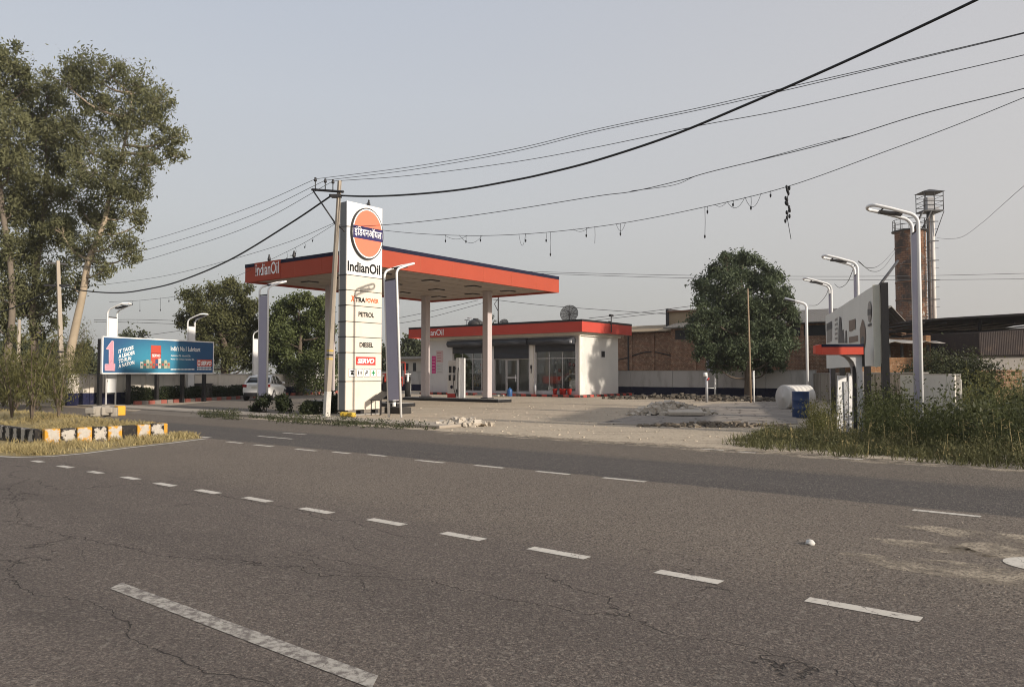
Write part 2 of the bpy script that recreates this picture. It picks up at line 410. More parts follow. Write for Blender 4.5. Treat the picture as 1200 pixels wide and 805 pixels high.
# --- forecourt, broken concrete pad, drive, roadside strip
def fore_mat():
    t = NT('gravel forecourt'); x, y, z = t.sep()
    mid = t.noise(.35, 7, .65); st = t.noise(1.2, 6, .65, co=t.map((.25, 1.3, 1)))
    col = t.mix(mid, rgb(.37, .305, .225), rgb(.53, .445, .335))
    col = t.mix(t.math('MULTIPLY', t.step(st, .48, .7), .5), col, rgb(.20, .165, .125))
    v = t.voro(24, out=1); col = t.mix(t.math('MULTIPLY', t.step(t.sep(v)[0], .6, .95), .4), col, rgb(.46, .39, .30))
    col = t.mix(t.math('MULTIPLY', t.step(t.sep(v)[1], .75, .95), .5), col, rgb(.13, .105, .08))
    t.bump(t.math('ADD', t.noise(14, 5, .7), t.noise(1.5, 4)), .7, .04); return t.done(col, .95, 0, .15)
o0 = RN * 15.1
def rp(x, y, z=0.0): return RE * x + RN * y + Vector((0, 0, z))
m = MB(); ccL, ccR = Vector((-12.5, 73.7, 0)), Vector((19.2, 49.4, 0))
pts = [rp(-30, 15.2), rp(8, 15.2), Vector((11.4, 20, 0)), ccR, ccL, Vector((-21.8, 39, 0))]
m.add([(p.x, p.y, .003) for p in pts], [tuple(range(len(pts)))])
m.build('forecourt', fore_mat(), kind='structure')
def pad_mat():
    t = NT('broken concrete'); cr = t.voro(.9, 'DISTANCE_TO_EDGE', co=t.vadd(t.co, t.noisec(2, 4), .3))
    col = t.mix(t.noise(.8, 7, .65), rgb(.20, .175, .15), rgb(.33, .29, .245))
    col = t.mix(t.math('SUBTRACT', 1.0, t.step(cr, .006, .03)), col, rgb(.07, .055, .045))
    col = t.mix(t.math('MULTIPLY', t.step(t.noise(1.5, 5, co=t.map((1, 3, 1))), .55, .7), .6), col, rgb(.37, .32, .26))
    t.bump(t.noise(7, 6), .5, .03); return t.done(col, .92, 0, .2)
m = MB(); pp = [G(*p) for p in ((700, 497), (842, 501), (935, 497), (928, 470), (835, 474), (745, 487))]
m.prism([(p.x, p.y) for p in pp], .0, .03); m.build('concrete_pad', pad_mat(), kind='structure')
def drive_mat():
    t = NT('driveway asphalt'); col = t.mix(t.noise(.5, 7, .65), rgb(.13, .11, .09), rgb(.21, .18, .145))
    col = t.mix(t.math('MULTIPLY', t.step(t.noise(6, 6, .7), .5, .7), .4), col, rgb(.28, .24, .19))
    t.bump(t.noise(30, 4), .4, .01); return t.done(col, .92, 0, .2)
m = MB(); pp = [G(*p) for p in ((150, 484), (232, 489), (300, 490), (383, 484), (440, 470), (430, 463), (330, 463), (180, 477))]
m.add([(p.x, p.y, .006) for p in pp], [tuple(range(len(pp)))]); m.build('driveway', drive_mat(), kind='structure')
# concrete footway strip between road and forecourt (a low step)
FOOT = mat('dusty concrete footway', (.36, .31, .25), .92, .2, 1.2, .3, dirt=.35)
m = MB(); sx0 = G(232, 487).dot(RE); sx1 = G(520, 502).dot(RE)
m.b(sx0, sx1, 15.9, 17.0, 0, .09); m.build('footway', FOOT, kind='structure', rz=RD, bevel=.02)
m = MB(); m.b(G(-60, 480).dot(RE), G(228, 486).dot(RE), 16.2, 17.6, 0, .05); m.build('side_footway', FOOT, kind='structure', rz=RD, bevel=.02)

# --- traffic island: earth mound with kerb stones of its own
KA = G(50, 521.5); KB = G(191, 512.5)       # ends of the blunt nose
KL = KA - RE * 26
ax = (KB - KA).normalized(); inn = Vector((-ax.y, ax.x, 0))
if inn.dot(RE) > 0: inn = -inn
apron_mat = None
def drygrass_soil():
    t = NT('dry grass soil'); col = t.mix(t.noise(2.5, 7, .7), rgb(.20, .155, .075), rgb(.37, .30, .16))
    t.bump(t.noise(25, 5), .6, .03); return t.done(col, .95, 0, .1)
DGS = drygrass_soil()
apr = [G(px, py) for px, py in ((-255, 522), (-120, 528.5), (-40, 532.5), (20, 534.9), (60, 533.9), (100, 530.4), (150, 523.8), (200, 518.3), (238, 513.6), (215, 510.8), (188, 508.5))]
apr += [KB + inn * 30 + ax * .4, KL - RE * 10]
m = MB(); m.add([(p.x, p.y, .0065) for p in apr], [tuple(range(len(apr)))]); m.build('island_apron', DGS, kind='structure')
m = MB(); N1, N2 = 34, 12
vv = []
W = (KB - KA).length
KR = KB + inn * 26
for i in range(N1 + 1):
    for j in range(N2 + 1):
        u, v = i / N1, j / N2
        a = KA.lerp(KL, u); b = KB.lerp(KR, u); p = a.lerp(b, v)
        p = p + (-RE * .12 if i == 0 else Vector((0, 0, 0)))
        edge = min(u * 26, v * W, (1 - v) * W, 99)
        p.z = .26 + .20 * min(1, edge / 1.1) + random.uniform(-.02, .02) if True else 0
        vv.append(p)
m.add(vv, [(i * (N2 + 1) + j, i * (N2 + 1) + j + 1, (i + 1) * (N2 + 1) + j + 1, (i + 1) * (N2 + 1) + j) for i in range(N1) for j in range(N2)], smooth=True)
ISL = m.build('traffic_island', DGS, kind='structure')
def kerb_mats():
    out = {}
    for nm, c in (('yellow', (.66, .33, .04)), ('black', (.03, .027, .026))):
        t = NT(nm + ' painted kerb'); v = t.sep(t.n['Texture Coordinate'].outputs['Object'])
        base = t.mix(t.noise(6, 5), rgb(*[x * .75 for x in c]), rgb(*c))
        inf = t.n.new('ShaderNodeObjectInfo').outputs['Random']
        co = t.vadd(t.co, inf, 7.0)
        # paint flaked off the middle of the face, showing pale concrete
        cx = t.math('ABSOLUTE', v[0]); cz = t.math('SUBTRACT', t.math('ABSOLUTE', t.math('SUBTRACT', v[2], .19)), .02)
        r = t.math('MAXIMUM', t.math('MULTIPLY', cx, 6.0), t.math('MULTIPLY', cz, 6.5))
        k = t.math('SUBTRACT', .82, t.math('ADD', r, t.math('MULTIPLY', t.math('SUBTRACT', t.noise(7, 7, .75, co=co), .5), 3.4)))
        lim = t.math('MULTIPLY', t.step(k, .1, .2), t.step(t.math('ADD', inf, .0), .06, .10))
        col = t.mix(lim, base, t.mix(t.noise(22, 5), rgb(.30, .27, .23), rgb(.62, .57, .50)))
        dz = t.math('SUBTRACT', 1.0, t.step(t.math('ADD', v[2], t.math('MULTIPLY', t.noise(8, 5, co=co), .25)), .05, .26)); col = t.mix(t.math('MULTIPLY', dz, .6), col, rgb(.22, .175, .12)); col = t.mix(t.math('MULTIPLY', t.step(t.noise(11, 7, .75, co=co), .5, .7), .4), col, rgb(.25, .20, .14))
        out[nm] = (t.bump(t.noise(18, 5), .4, .01), t.done(col, .85, 0, .2))[1]
    return out
KM = kerb_mats()
def kerb_stone(i, pos, direction, nm, label, L=.30):
    b = MB(); b.box((0, 0, .165), (L - .012, .17, .35 + random.uniform(-.015, .015)))
    o = b.build('kerb_stone', KM[nm], loc=pos, rz=math.atan2(direction.y, direction.x) + random.uniform(-.03, .03), bevel=.025)
    tag(o, label, 'kerb stone', 'painted kerb stones round the traffic island')
    return o
W_ = ['first', 'second', 'third', 'fourth', 'fifth', 'sixth', 'seventh', 'eighth', 'ninth', 'tenth', 'eleventh', 'twelfth', 'thirteenth', 'fourteenth', 'fifteenth', 'sixteenth']
nk = 8; L = W / nk
for i in range(nk):
    nm = 'yellow' if i % 2 == 0 else 'black'
    kerb_stone(i, KA.lerp(KB, (i + .5) / nk), ax, nm, f'{nm} flaking kerb stone, {W_[i]} from the dark corner of the island nose', L)
kerb_stone(8, KB + ax * .05 + inn * .18, inn, 'yellow', 'yellow kerb stone at the far rounded end of the sunlit island nose', .32)
for i in range(9, 12): kerb_stone(i, KB + ax * .10 + inn * (.18 + L * (i - 8)), inn, 'black' if i % 2 else 'yellow', f"{'black' if i % 2 else 'yellow'} kerb stone, {W_[i - 8]} behind the yellow end of the island nose", L)
for i in range(8):
    nm = 'black' if i % 2 == 0 else 'yellow'
    kerb_stone(i, KA - RE * (.10 + .46 * (i + .5)) - RN * .04, RE, 'black', f'kerb stone coloured dark for shade on the unlit island side, {W_[i]} from the corner', .46)  # every stone dark here: the side's shade put into their colour
# second island beyond: its whitewashed end with a yellow stone
E2 = G(104, 488.5); E3 = G(136, 487.5)
b = MB()
for k in range(9): b.box((E2.lerp(E3, k / 9) + Vector((random.uniform(-.1, .1), random.uniform(-.2, .4), .14 + random.uniform(0, .1)))), (random.uniform(.2, .4), random.uniform(.2, .4), random.uniform(.2, .38)), random.uniform(0, 3))
tag(b.build('kerb_rubble', mat('whitewashed concrete', (.36, .32, .265), .9, .35, 6, .4, dirt=.5), bevel=.04), 'heap of broken whitewashed kerb pieces at the far end of the dry grass', 'rubble')
b = MB(); b.box((0, 0, .17), (.28, .3, .36)); tag(b.build('kerb_stone', YELL, loc=G(140.5, 486.5), rz=ST, bevel=.03), 'lone yellow block beside the broken whitewashed kerb pieces', 'kerb stone', 'painted kerb stones round the traffic island')

# blades of dry grass on the island and its apron
def blades(P0, hgt, wid, lean=.5):
    n = len(P0); th = RNG.uniform(0, 2 * math.pi, n); h = hgt * RNG.uniform(.4, 1.3, n); w = wid * RNG.uniform(.6, 1.4, n)
    u = np.stack([np.cos(th), np.sin(th), 0 * th], 1) * w[:, None] / 2
    ln = RNG.normal(size=(n, 3)) * (lean * h)[:, None]; ln[:, 2] = h
    return np.stack([P0 - u, P0 + u, P0 + u * .25 + ln, P0 - u * .25 + ln], 1)
def island_pts(n):
    u = RNG.uniform(0, 1, n) ** 1.6; v = RNG.uniform(0, 1, n)
    out = []
    for a, c in zip(u, v):
        p = KA.lerp(KL, a).lerp(KB.lerp(KR, a), c); edge = min(a * 26, c * W, (1 - c) * W)
        out.append((p.x, p.y, .25 + .20 * min(1, edge / 1.1)))
    return np.array(out)
def patchy(pts, sc=.9, keep=.45):
    """thin the points out in clumps"""
    q = np.sin(pts[:, 0] * sc * 2.1 + np.sin(pts[:, 1] * sc * 1.3) * 2) + np.sin(pts[:, 1] * sc * 2.7 + np.sin(pts[:, 0] * sc * 1.9) * 2)
    return pts[RNG.uniform(0, 1, len(pts)) < np.clip(keep + q * .35, .06, 1)]
DRYG = leaf_mat('dry grass', (.21, .16, .07), (.46, .38, .19), .8, .2, 1.0)
ip = patchy(island_pts(16000))
ap = []
segs = [(apr[i], apr[i + 1]) for i in range(0, 9)]
for k in range(9000):
    a, b2 = random.choice(segs); t_ = random.random(); q = a.lerp(b2, t_); c = KA.lerp(KB, .5) if q.x > KA.x - .5 else q + RN * (KA - q).dot(RN)
    if q.x > KA.x - .5: c = KA + ax * max(-.1, min(W + .1, (q - KA).dot(ax)))
    s_ = random.uniform(.04, .97); p = q.lerp(c, s_); ap.append((p.x, p.y, .006))
ap = patchy(np.array(ap), 1.4, .5)
tag(link('dry_grass', quads_mesh('dry_grass', np.concatenate([blades(ip, .10, .020, .7), blades(ap, .12, .02, .6)])), DRYG), kind='stuff')

# --- camera, sky, sun
cam = bpy.data.cameras.new('camera'); co = bpy.data.objects.new('camera', cam); COL.objects.link(co)
cam.sensor_width = 36; cam.lens = F / 1200 * 36; cam.clip_start = .05; cam.clip_end = 5000
co.location = (0, 0, H); co.rotation_euler = (math.pi / 2 + PITCH, 0, 0); SC.camera = co
SUN_EL, SUN_DIR = R(20.5), Vector((math.cos(R(-36)), math.sin(R(-36)), 0)).normalized()
sv = Vector((SUN_DIR.x * math.cos(SUN_EL), SUN_DIR.y * math.cos(SUN_EL), math.sin(SUN_EL)))
w = bpy.data.worlds.new('World'); SC.world = w; w.use_nodes = True; nt = w.node_tree
sky = nt.nodes.new('ShaderNodeTexSky'); sky.sky_type = 'NISHITA'; sky.sun_disc = False
sky.sun_elevation = SUN_EL; sky.sun_rotation = math.atan2(SUN_DIR.x, SUN_DIR.y)
sky.air_density = 1.0; sky.dust_density = 4.0; sky.ozone_density = 1.0; sky.altitude = 200
hs = nt.nodes.new('ShaderNodeHueSaturation'); hs.inputs['Saturation'].default_value = .42; hs.inputs['Value'].default_value = 1.0
nt.links.new(sky.outputs[0], hs.inputs['Color'])
# thick summer haze: the sky's own light evened out towards a pale grey dome
mx = nt.nodes.new('ShaderNodeMix'); mx.data_type = 'RGBA'; mx.inputs[0].default_value = .82
nt.links.new(hs.outputs[0], mx.inputs[6])
geo = nt.nodes.new('ShaderNodeTexCoord'); sp = nt.nodes.new('ShaderNodeSeparateXYZ'); nt.links.new(geo.outputs['Generated'], sp.inputs[0])
rp_ = nt.nodes.new('ShaderNodeValToRGB'); nt.links.new(sp.outputs[2], rp_.inputs[0])
# the dome is paler and warmer on the sun's side
mr_ = nt.nodes.new('ShaderNodeMapRange'); mr_.interpolation_type = 'SMOOTHSTEP'; mr_.inputs[1].default_value = -.35; mr_.inputs[2].default_value = .95; nt.links.new(sp.outputs[0], mr_.inputs[0])
wm_ = nt.nodes.new('ShaderNodeMix'); wm_.data_type = 'RGBA'; wm_.inputs[7].default_value = (.66, .60, .555, 1); wk_ = nt.nodes.new('ShaderNodeMath'); wk_.operation = 'MULTIPLY'; wk_.inputs[1].default_value = .62
nt.links.new(mr_.outputs[0], wk_.inputs[0]); nt.links.new(wk_.outputs[0], wm_.inputs[0]); nt.links.new(rp_.outputs[0], wm_.inputs[6])
e = rp_.color_ramp.elements; e[0].position = 0; e[0].color = (.43, .415, .395, 1); e[1].position = .55; e[1].color = (.475, .525, .63, 1)
k_ = e.new(.09); k_.color = (.465, .465, .45, 1); k_ = e.new(.19); k_.color = (.52, .53, .54, 1); k_ = e.new(.33); k_.color = (.53, .56, .61, 1)
sc_ = nt.nodes.new('ShaderNodeVectorMath'); sc_.operation = 'SCALE'; sc_.inputs['Scale'].default_value = 6.3
nt.links.new(wm_.outputs[2], sc_.inputs[0]); nt.links.new(sc_.outputs[0], mx.inputs[7])
bg = nt.nodes['Background']; nt.links.new(mx.outputs[2], bg.inputs[0]); bg.inputs[1].default_value = .1
sl = bpy.data.lights.new('sun', 'SUN'); sl.energy = 2.8; sl.angle = R(2.0); sl.color = (1, .90, .78)
so = bpy.data.objects.new('sun', sl); COL.objects.link(so); so.rotation_euler = sv.to_track_quat('Z', 'Y').to_euler()
vs_ = SC.view_settings; vs_.view_transform = 'Standard'; vs_.look = 'None'; vs_.gamma = 1; vs_.exposure = 0.75
try: vs_.use_curve_mapping = False
except Exception: pass

SC.cycles.use_denoising = True
SC.cycles.denoising_prefilter = 'ACCURATE'
SC.cycles.filter_width = 1.05
# ================================================================== THE FUEL STATION
# --- canopy
SOF = 6.02
Nc = G(445, 312.5, SOF); Nc.z = 0
CW = -vplane(287.2, 331, Nc, ST)[0]; CD = vplane(655, 342.6, Nc, ST + math.pi / 2)[0]
can = thing('station_canopy', 'wide flat fuel canopy with orange red fascia on four square columns', 'canopy', Nc, ST)
T = .14; FT = 6.92; BK = .17
def ring(m, z0, z1, p=0.0, t=T):
    m.b(-CW - p, p, -p, t, z0, z1); m.b(-CW - p, p, CD - t, CD + p, z0, z1)
    m.b(-CW - p, -CW + t, t, CD - t, z0, z1); m.b(-t, p, t, CD - t, z0, z1)
m = MB(); ring(m, SOF, FT - BK)
# panel joints
m.build('fascia', ORANGE, can)
m = MB(); ring(m, FT - BK, FT, .012); m.build('fascia_cap', NAVY, can)
SEAM = mat('fascia joint', (.42, .09, .04), .6, .1)
for px in (492.5, 531, 567, 599.5, 628.5):
    m = MB(); s = vplane(px, 320, Nc, ST + math.pi / 2)[0]; m.b(0, .006, s - .008, s + .008, SOF + .01, FT - BK - .01); m.build('seam', SEAM, can)
for x in (-1.9, -3.8, -5.7): m = MB(); m.b(x - .008, x + .008, -.006, 0, SOF + .01, FT - BK - .01); m.build('seam', SEAM, can)
SOFM = mat('canopy ceiling sheet', (.40, .345, .30), .6, .12, 1.2, dirt=.35)
m = MB(); m.b(-CW + T, -T, T, CD - T, SOF + .10, SOF + .16)
m.build('ceiling', SOFM, can)
m = MB()
for i in range(1, 8): x = -CW + i * CW / 8; m.b(x - .012, x + .012, T, CD - T, SOF + .088, SOF + .10)
m.build('ceiling_ribs', mat('ceiling rib', (.36, .31, .26), .6, .1), can)
m = MB()
for x in (-2.2, -4.8, -7.4):
    for y in (2.2, 5.4, 8.6, 11.6):
        f = MB(); f.b(x - .32, x + .32, y - .32, y + .32, SOF + .055, SOF + .0995)
        o = f.build('ceiling_light', DARKM, can); l = MB(); l.b(x - .24, x + .24, y - .24, y + .24, SOF + .045, SOF + .055); l.build('diffuser', mat('unlit lamp glass', (.45, .42, .36), .3, .1), o)
m = MB(); m.b(-CW + T, -T, T, CD - T, FT - .25, FT - .2); m.build('roof', GREYM, can)
COLM = mat('canopy column paint', (.50, .44, .43), .5, .08, 1.5, dirt=.2)
cols = []
for y in (11.0, 3.9):
    for x in (-7.9, -3.2):
        m = MB(); m.b(x - .19, x + .19, y - .19, y + .19, .18, SOF + .1)
        o = m.build('column', COLM, can, bevel=.02); m = MB(); m.b(x - .26, x + .26, y - .26, y + .26, .18, .24); m.build('base_plate', DARKM, o)
# lettering on the road side, over a red patch that cuts the dark cap
xa, za, _ = vplane(298.7, 320, Nc, ST); xb = vplane(328.8, 312, Nc, ST)[0]
m = MB(); m.b(xa, xb, -.022, -.001, SOF + .02, FT + .005); m.build('sign_patch', ORANGE, can)
WLET = mat('white acrylic letters', (.85, .84, .82), .6, .04, spec=.15, dirt=.05)
letters('lettering', 'IndianOil', WLET, can, (xa + .10, -.024, SOF + .26), (1, 0, 0), (0, 0, 1), xb - xa - .2, .58, bold=.012)
# --- pump islands
def pump_island(x0, x1, y, label):
    r = thing('pump_island', label, 'pump island', Nc, ST)
    m = MB(); m.b(x0, x1, y - .6, y + .6, 0, .16); m.build('plinth', BLACK, r, bevel=.03)
    m = MB(); m.b(x0 + .06, x1 - .06, y - .54, y + .54, .16, .185); m.build('top', CONC, r)
    return r
pi = pump_island(-9.2, -1.95, 11.0, 'low black kerbed island carrying the white fuel pump and two columns')
pump_island(-9.2, -2.3, 3.9, 'low black kerbed island under the canopy columns nearest the road')
pmp = thing('fuel_pump', 'white fuel dispenser with black displays on the black island', 'fuel pump', Nc + SE * -5.6 + SN * 11.0 + Vector((0, 0, .185)), ST)
PUMPW = mat('pump white', (.66, .63, .60), .4, .08, 3, dirt=.2)
m = MB(); m.b(-.36, .30, -.22, .22, 0, 1.28); m.b(-.33, .27, -.19, .19, 1.28, 2.12); m.build('cabinet', PUMPW, pmp, bevel=.015)
m = MB(); m.b(.305, .60, -.25, .25, 0, 2.26); m.build('side_pylon', WHITEM, pmp, bevel=.02)
for x in (-.27, .02): m = MB(); m.b(x, x + .20, -.20, -.192, 1.42, 1.80); m.build('display', BLACK, pmp)
for x in (-.24, .08): m = MB(); m.b(x, x + .14, -.26, -.19, .98, 1.3); m.build('nozzle', BLACK, pmp, bevel=.02)
m = MB(); m.b(-.362, .302, -.224, -.221, .02, .24); m.build('kick_panel', REDP, pmp)
m = MB(); m.lathe([(0, 0), (.10, 0), (.10, .01), (0, .01)], (0, 0, 0), 14, M=Matrix.Translation((-.03, -.223, .62)) @ Matrix.Rotation(R(90), 4, 'X')); m.build('emblem', NAVY, pmp)
for sx in (-1, 1):
    m = MB(); m.tube([(.42 + .1 * sx, -.27, 1.7), (.5 + .16 * sx, -.5, 1.2), (.55 + .14 * sx, -.52, .5), (.5 + .05 * sx, -.4, .1), (.4 + .02 * sx, -.3, .5)], .022, 6); m.build('hose', BLACK, pmp)

# --- shop
Sc = G(678.9, 465.5)
shop = thing('station_shop', 'single storey white station shop with red fascia, grey roller shutters and side wall with painted sun patches', 'shop', Sc, ST)
def fx(px, py=430): return vplane(px, py, Sc, ST)[0]
def fz(px, py): return vplane(px, py, Sc, ST)[1]
def sy(px, py=430): return vplane(px, py, Sc, ST + math.pi / 2)[0]
SL, SDp = fx(502.8), sy(724.4); EV = .55
def sun_patch_wall_mat():
    t = NT('flaked whitewash with painted sunlight'); x, y, z = t.sep()
    n = t.noise(1.3, 8, .66, co=t.map((1, 1, .6))); n2 = t.noise(5, 6, .7)
    edge = t.math('SUBTRACT', 1.0, t.step(y, .15, 1.15))           # sunlit strip at the road corner painted in
    k = t.math('ADD', t.math('ADD', n, t.math('MULTIPLY', edge, .30)), t.math('MULTIPLY', t.math('SUBTRACT', n2, .5), .22))
    f = t.step(k, .68, .71)
    old = t.mix(t.noise(.9, 6), rgb(.58, .56, .52), rgb(.68, .66, .61))
    col = t.mix(f, old, rgb(.80, .75, .66))  # flakes and painted sun dapples share this pale colour
    col = t.mix(t.math('MULTIPLY', t.step(t.noise(2.2, 7, .7, co=t.map((1, 2.5, .25))), .56, .8), .35), col, rgb(.30, .26, .22))
    t.bump(f, .5, .02); return t.done(col, .9, 0, .15)
SUNWALL = sun_patch_wall_mat()
WALLW = mat('grubby white wall', (.60, .58, .56), .85, .1, 1.0, .1, dirt=.4, dirtc=(.3, .27, .24))
TRIMC = mat('cream plaster moulding', (.70, .66, .58), .8, .1, 2, dirt=.3)
px_l0, px_l1 = fx(530), fx(572)        # openings along the front
o1 = (fx(530), fx(573)); o2 = (fx(578.5), fx(619.5)); o3 = (fx(627), fx(674.3))
HD = 3.55; FL = .16
m = MB(); tk = .23
m.b(SL, o1[0], 0, tk, 0, HD); m.b(o1[1], o2[0], 0, tk, 0, HD); m.b(o2[1], o3[0], .02, tk, 0, HD); m.b(o3[1], -.002, 0, tk, 0, HD)
m.b(SL, -.002, 0, tk, HD, 4.2); m.b(SL, SL + tk, tk, SDp, 0, 4.2); m.b(SL + tk, -tk, SDp - tk, SDp, 0, 4.2)
m.build('front_wall', WALLW, shop)
m = MB(); m.b(-tk, 0, .001, SDp, 0, 4.2); m.build('side_wall', SUNWALL, shop)
m = MB(); m.b(-.02, .10, -.10, .03, .1, 4.08); m.build('pilaster', TRIMC, shop, bevel=.01)
m = MB(); m.b(fx(621.5), fx(625.5), -.06, .018, .1, 3.6); m.build('pilaster', TRIMC, shop, bevel=.01)
m = MB(); m.b(SL - .3, .30, -.30, SDp + .3, 4.2, 4.28); m.b(SL - .15, .15, -.15, SDp + .15, 4.08, 4.2); m.build('cornice', TRIMC, shop)
m = MB(); m.b(SL - EV, EV, -EV, SDp + .8, 4.28, 4.40); m.build('roof', CONC, shop)
FZ0, FZ1 = 4.30, 5.12
SR = mat('dull red fascia', (.50, .060, .038), .65, .12, 1.0, dirt=.3, dirtc=(.28, .13, .10))
xL = fx(488.5) - .25; e0 = EV + .06
m = MB(); y1 = SDp + .85
m.b(xL, e0, -e0, -EV, FZ0, FZ1 - .14); m.b(EV, e0, -EV, y1, FZ0, FZ1 - .14); m.b(xL, e0, y1, y1 + .06, FZ0, FZ1 - .14); m.b(xL - .06, xL, -e0, y1 + .06, FZ0, FZ1 - .14)
m.build('fascia', SR, shop)
m = MB(); p = .012
m.b(xL - p, e0 + p, -e0 - p, -EV, FZ1 - .14, FZ1); m.b(EV, e0 + p, -EV, y1, FZ1 - .14, FZ1); m.b(xL, e0 + p, y1, y1 + .07, FZ1 - .14, FZ1); m.b(xL - .07, xL - p, -e0, y1 + .06, FZ1 - .14, FZ1)
m.build('fascia_cap', BLACK, shop)
lx0 = vplane(494.6, 390, Sc - SN * e0, ST)[0]; lx1 = vplane(519.8, 390, Sc - SN * e0, ST)[0]
letters('lettering', 'IndianOil', WLET, shop, (lx0, -e0 - .003, FZ0 + .13), (1, 0, 0), (0, 0, 1), lx1 - lx0, .46, bold=.01)
# striped plinth
def stripe_mat():
    t = NT('red and black plinth'); x, y, z = t.sep()
    k = t.math('FRACT', t.math('MULTIPLY', t.math('ADD', x, y), 1.15)); f = t.step(t.math('ABSOLUTE', t.math('SUBTRACT', k, .5)), .24, .26)
    col = t.mix(f, rgb(.42, .06, .045), rgb(.03, .026, .026)); col = t.mix(t.math('MULTIPLY', t.step(t.noise(4, 6, .7), .45, .7), .55), col, rgb(.30, .25, .20))
    return t.done(col, .85, 0, .2)
m = MB(); m.b(SL - .3, .5, -.75, -.002, 0, .155); m.b(.001, .5, -.002, SDp + 1.4, 0, .155); m.build('plinth', stripe_mat(), shop, bevel=.02)
m = MB(); m.b(fx(572), fx(599), -1.5, -.752, 0, .1); m.build('step', CONC, shop, bevel=.02)
m = MB(); m.b(SL + tk, -tk, tk, SDp - tk, .0, .16); m.build('floor', CONC, shop)
# shutters
SHUT = mat('dark roller shutter', (.045, .048, .056), .5, .15, 3, dirt=.2)
def corr_mat():
    t = NT('slatted shutter curtain'); z = t.sep()[2]
    k = t.math('SINE', t.math('MULTIPLY', z, 75.0)); col = t.mix(t.noise(2, 5), rgb(.030, .032, .038), rgb(.05, .052, .06)); t.bump(k, .6, .01); return t.done(col, .5, .2, .4)
CURT = corr_mat()
for (x0, x1, zb) in ((fx(527.5), o1[1] + .02, 3.05), (o1[1] + .06, fx(620.5), 2.62), (fx(622.6), fx(674.6), 3.05)):
    m = MB(); m.tube([(x0, -.20, 3.76), (x1, -.20, 3.76)], .235, 18); o = m.build('roller_shutter', SHUT, shop)
    m = MB(); m.b(x0 + .12, x1 - .08, .03, .055, zb, 3.62); m.build('curtain', CURT, o)
# glazing: frames and panes set back in the openings
ALU = mat('aluminium frame', (.42, .41, .39), .4, .1, 4, dirt=.2)
def glazing(o, xs, zs, z0, z1, y=.15, door=None):
    f = MB(); x0, x1 = o
    for x in [x0 + .03] + xs + [x1 - .03]: f.b(x - .03, x + .03, y - .03, y + .03, z0, z1)
    for z in [z0 + .03] + zs + [z1 - .03]: f.b(x0, x1, y - .028, y + .028, z - .03, z + .03)
    w = f.build('window', ALU, shop); g_ = MB(); g_.b(x0 + .03, x1 - .03, y - .004, y + .004, z0 + .03, z1 - .03); g_.build('pane', GLASS, w)
    return w
glazing(o1, [fx(540.6), fx(552.8), fx(563)], [2.62], .28, 3.12)
glazing((o2[0], fx(592.0)), [], [], .28, 2.62)
glazing((fx(606), o2[1]), [], [], .28, 2.62)
glazing(o3, [fx(642.5), fx(658)], [2.60], .36, 3.12)
m = MB(); x0, x1 = fx(592.2), fx(605.8)
for x in (x0 + .05, x1 - .05): m.b(x - .05, x + .05, .12, .18, .17, 2.62)
for z in (.24, 1.28, 2.55): m.b(x0, x1, .122, .178, z - .06, z + .06)
d = m.build('door', ALU, shop); g_ = MB(); g_.b(x0 + .08, x1 - .08, .146, .154, .25, 2.5); g_.build('pane', GLASS, d); g_ = MB(); g_.b(x1 - .2, x1 - .16, .06, .12, 1.0, 1.5); g_.build('handle', WHITEM, d)
for a_, b_, z_ in ((o1[0], o1[1], .28), (o3[0], o3[1], .36), (o2[0], x0, .28), (x1, o2[1], .28)): m = MB(); m.b(a_, b_, .05, tk, 0, z_); m.build('sill_wall', WALLW, shop)
IW = mat('dim interior paint', (.70, .68, .64), .85, .15, 1)
m = MB(); m.b(SL + tk, -tk, 3.0, 3.1, .16, 4.1); m.b(o1[1] + .1, o1[1] + .16, tk, 3.0, .16, 4.1); m.build('inner_wall', IW, shop)
m = MB(); v0, v1 = sy(704.6, 415), sy(708.6, 415); m.b(.001, .012, v0 - .09, v1 + .09, 2.62 + .0, 3.22); m.build('vent_frame', WALLW, shop)
m = MB(); m.b(.012, .016, v0, v1, 2.7, 3.12); m.build('vent', BLACK, shop)
m = MB(); m.b(o3[1] - .16, o3[1] - .02, -.46, -.40, 3.6, 3.78); m.build('shutter_bracket', WHITEM, shop)
m = MB(); m.b(fx(622.6), fx(624), -.12, -.05, 1.9, 2.15); m.cyl((fx(623.3), -.09, 1.9), (fx(623.3), -.09, 1.6), .03); m.build('switch_box', DARKM, shop)
# goods behind the glass
sh_w = {}
def shelf(x0, x1, y, zs, label):
    r = thing('display_shelf', label, 'shelf', Sc + SE * ((x0 + x1) / 2) + SN * y + Vector((0, 0, .16)), ST); w2 = (x1 - x0) / 2
    for sx in (-1, 1): m = MB(); m.b(sx * w2 - .02, sx * w2 + .02, -.2, .2, 0, zs[-1] + .35); m.build('upright', ALU, r)
    for z in zs: m = MB(); m.b(-w2 + .02, w2 - .02, -.2, .2, z - .02, z); m.build('board', ALU, r)
    return r
can_mats = [mat('tin ' + n_, c, .4, .1, 6) for n_, c in (('pale', (.75, .72, .66)), ('dark', (.06, .06, .07)), ('red', (.40, .08, .06)), ('silver', (.60, .60, .60)), ('ochre', (.60, .45, .22)))]
def oilcan(mt):
    m = MB(); m.box((0, 0, .13), (.17, .11, .26)); o = m.build('oil_can', mt, bevel=.02, rz=ST)
    m = MB(); m.cyl((.04, 0, .26), (.04, 0, .30), .025, .02, 8); m.build('cap', BLACK, o)
    return tag(o, 'small oil can standing on a shelf behind the shop glass', 'oil can', 'oil cans on the shop shelves')
protos = [oilcan(k) for k in can_mats]; used = set()
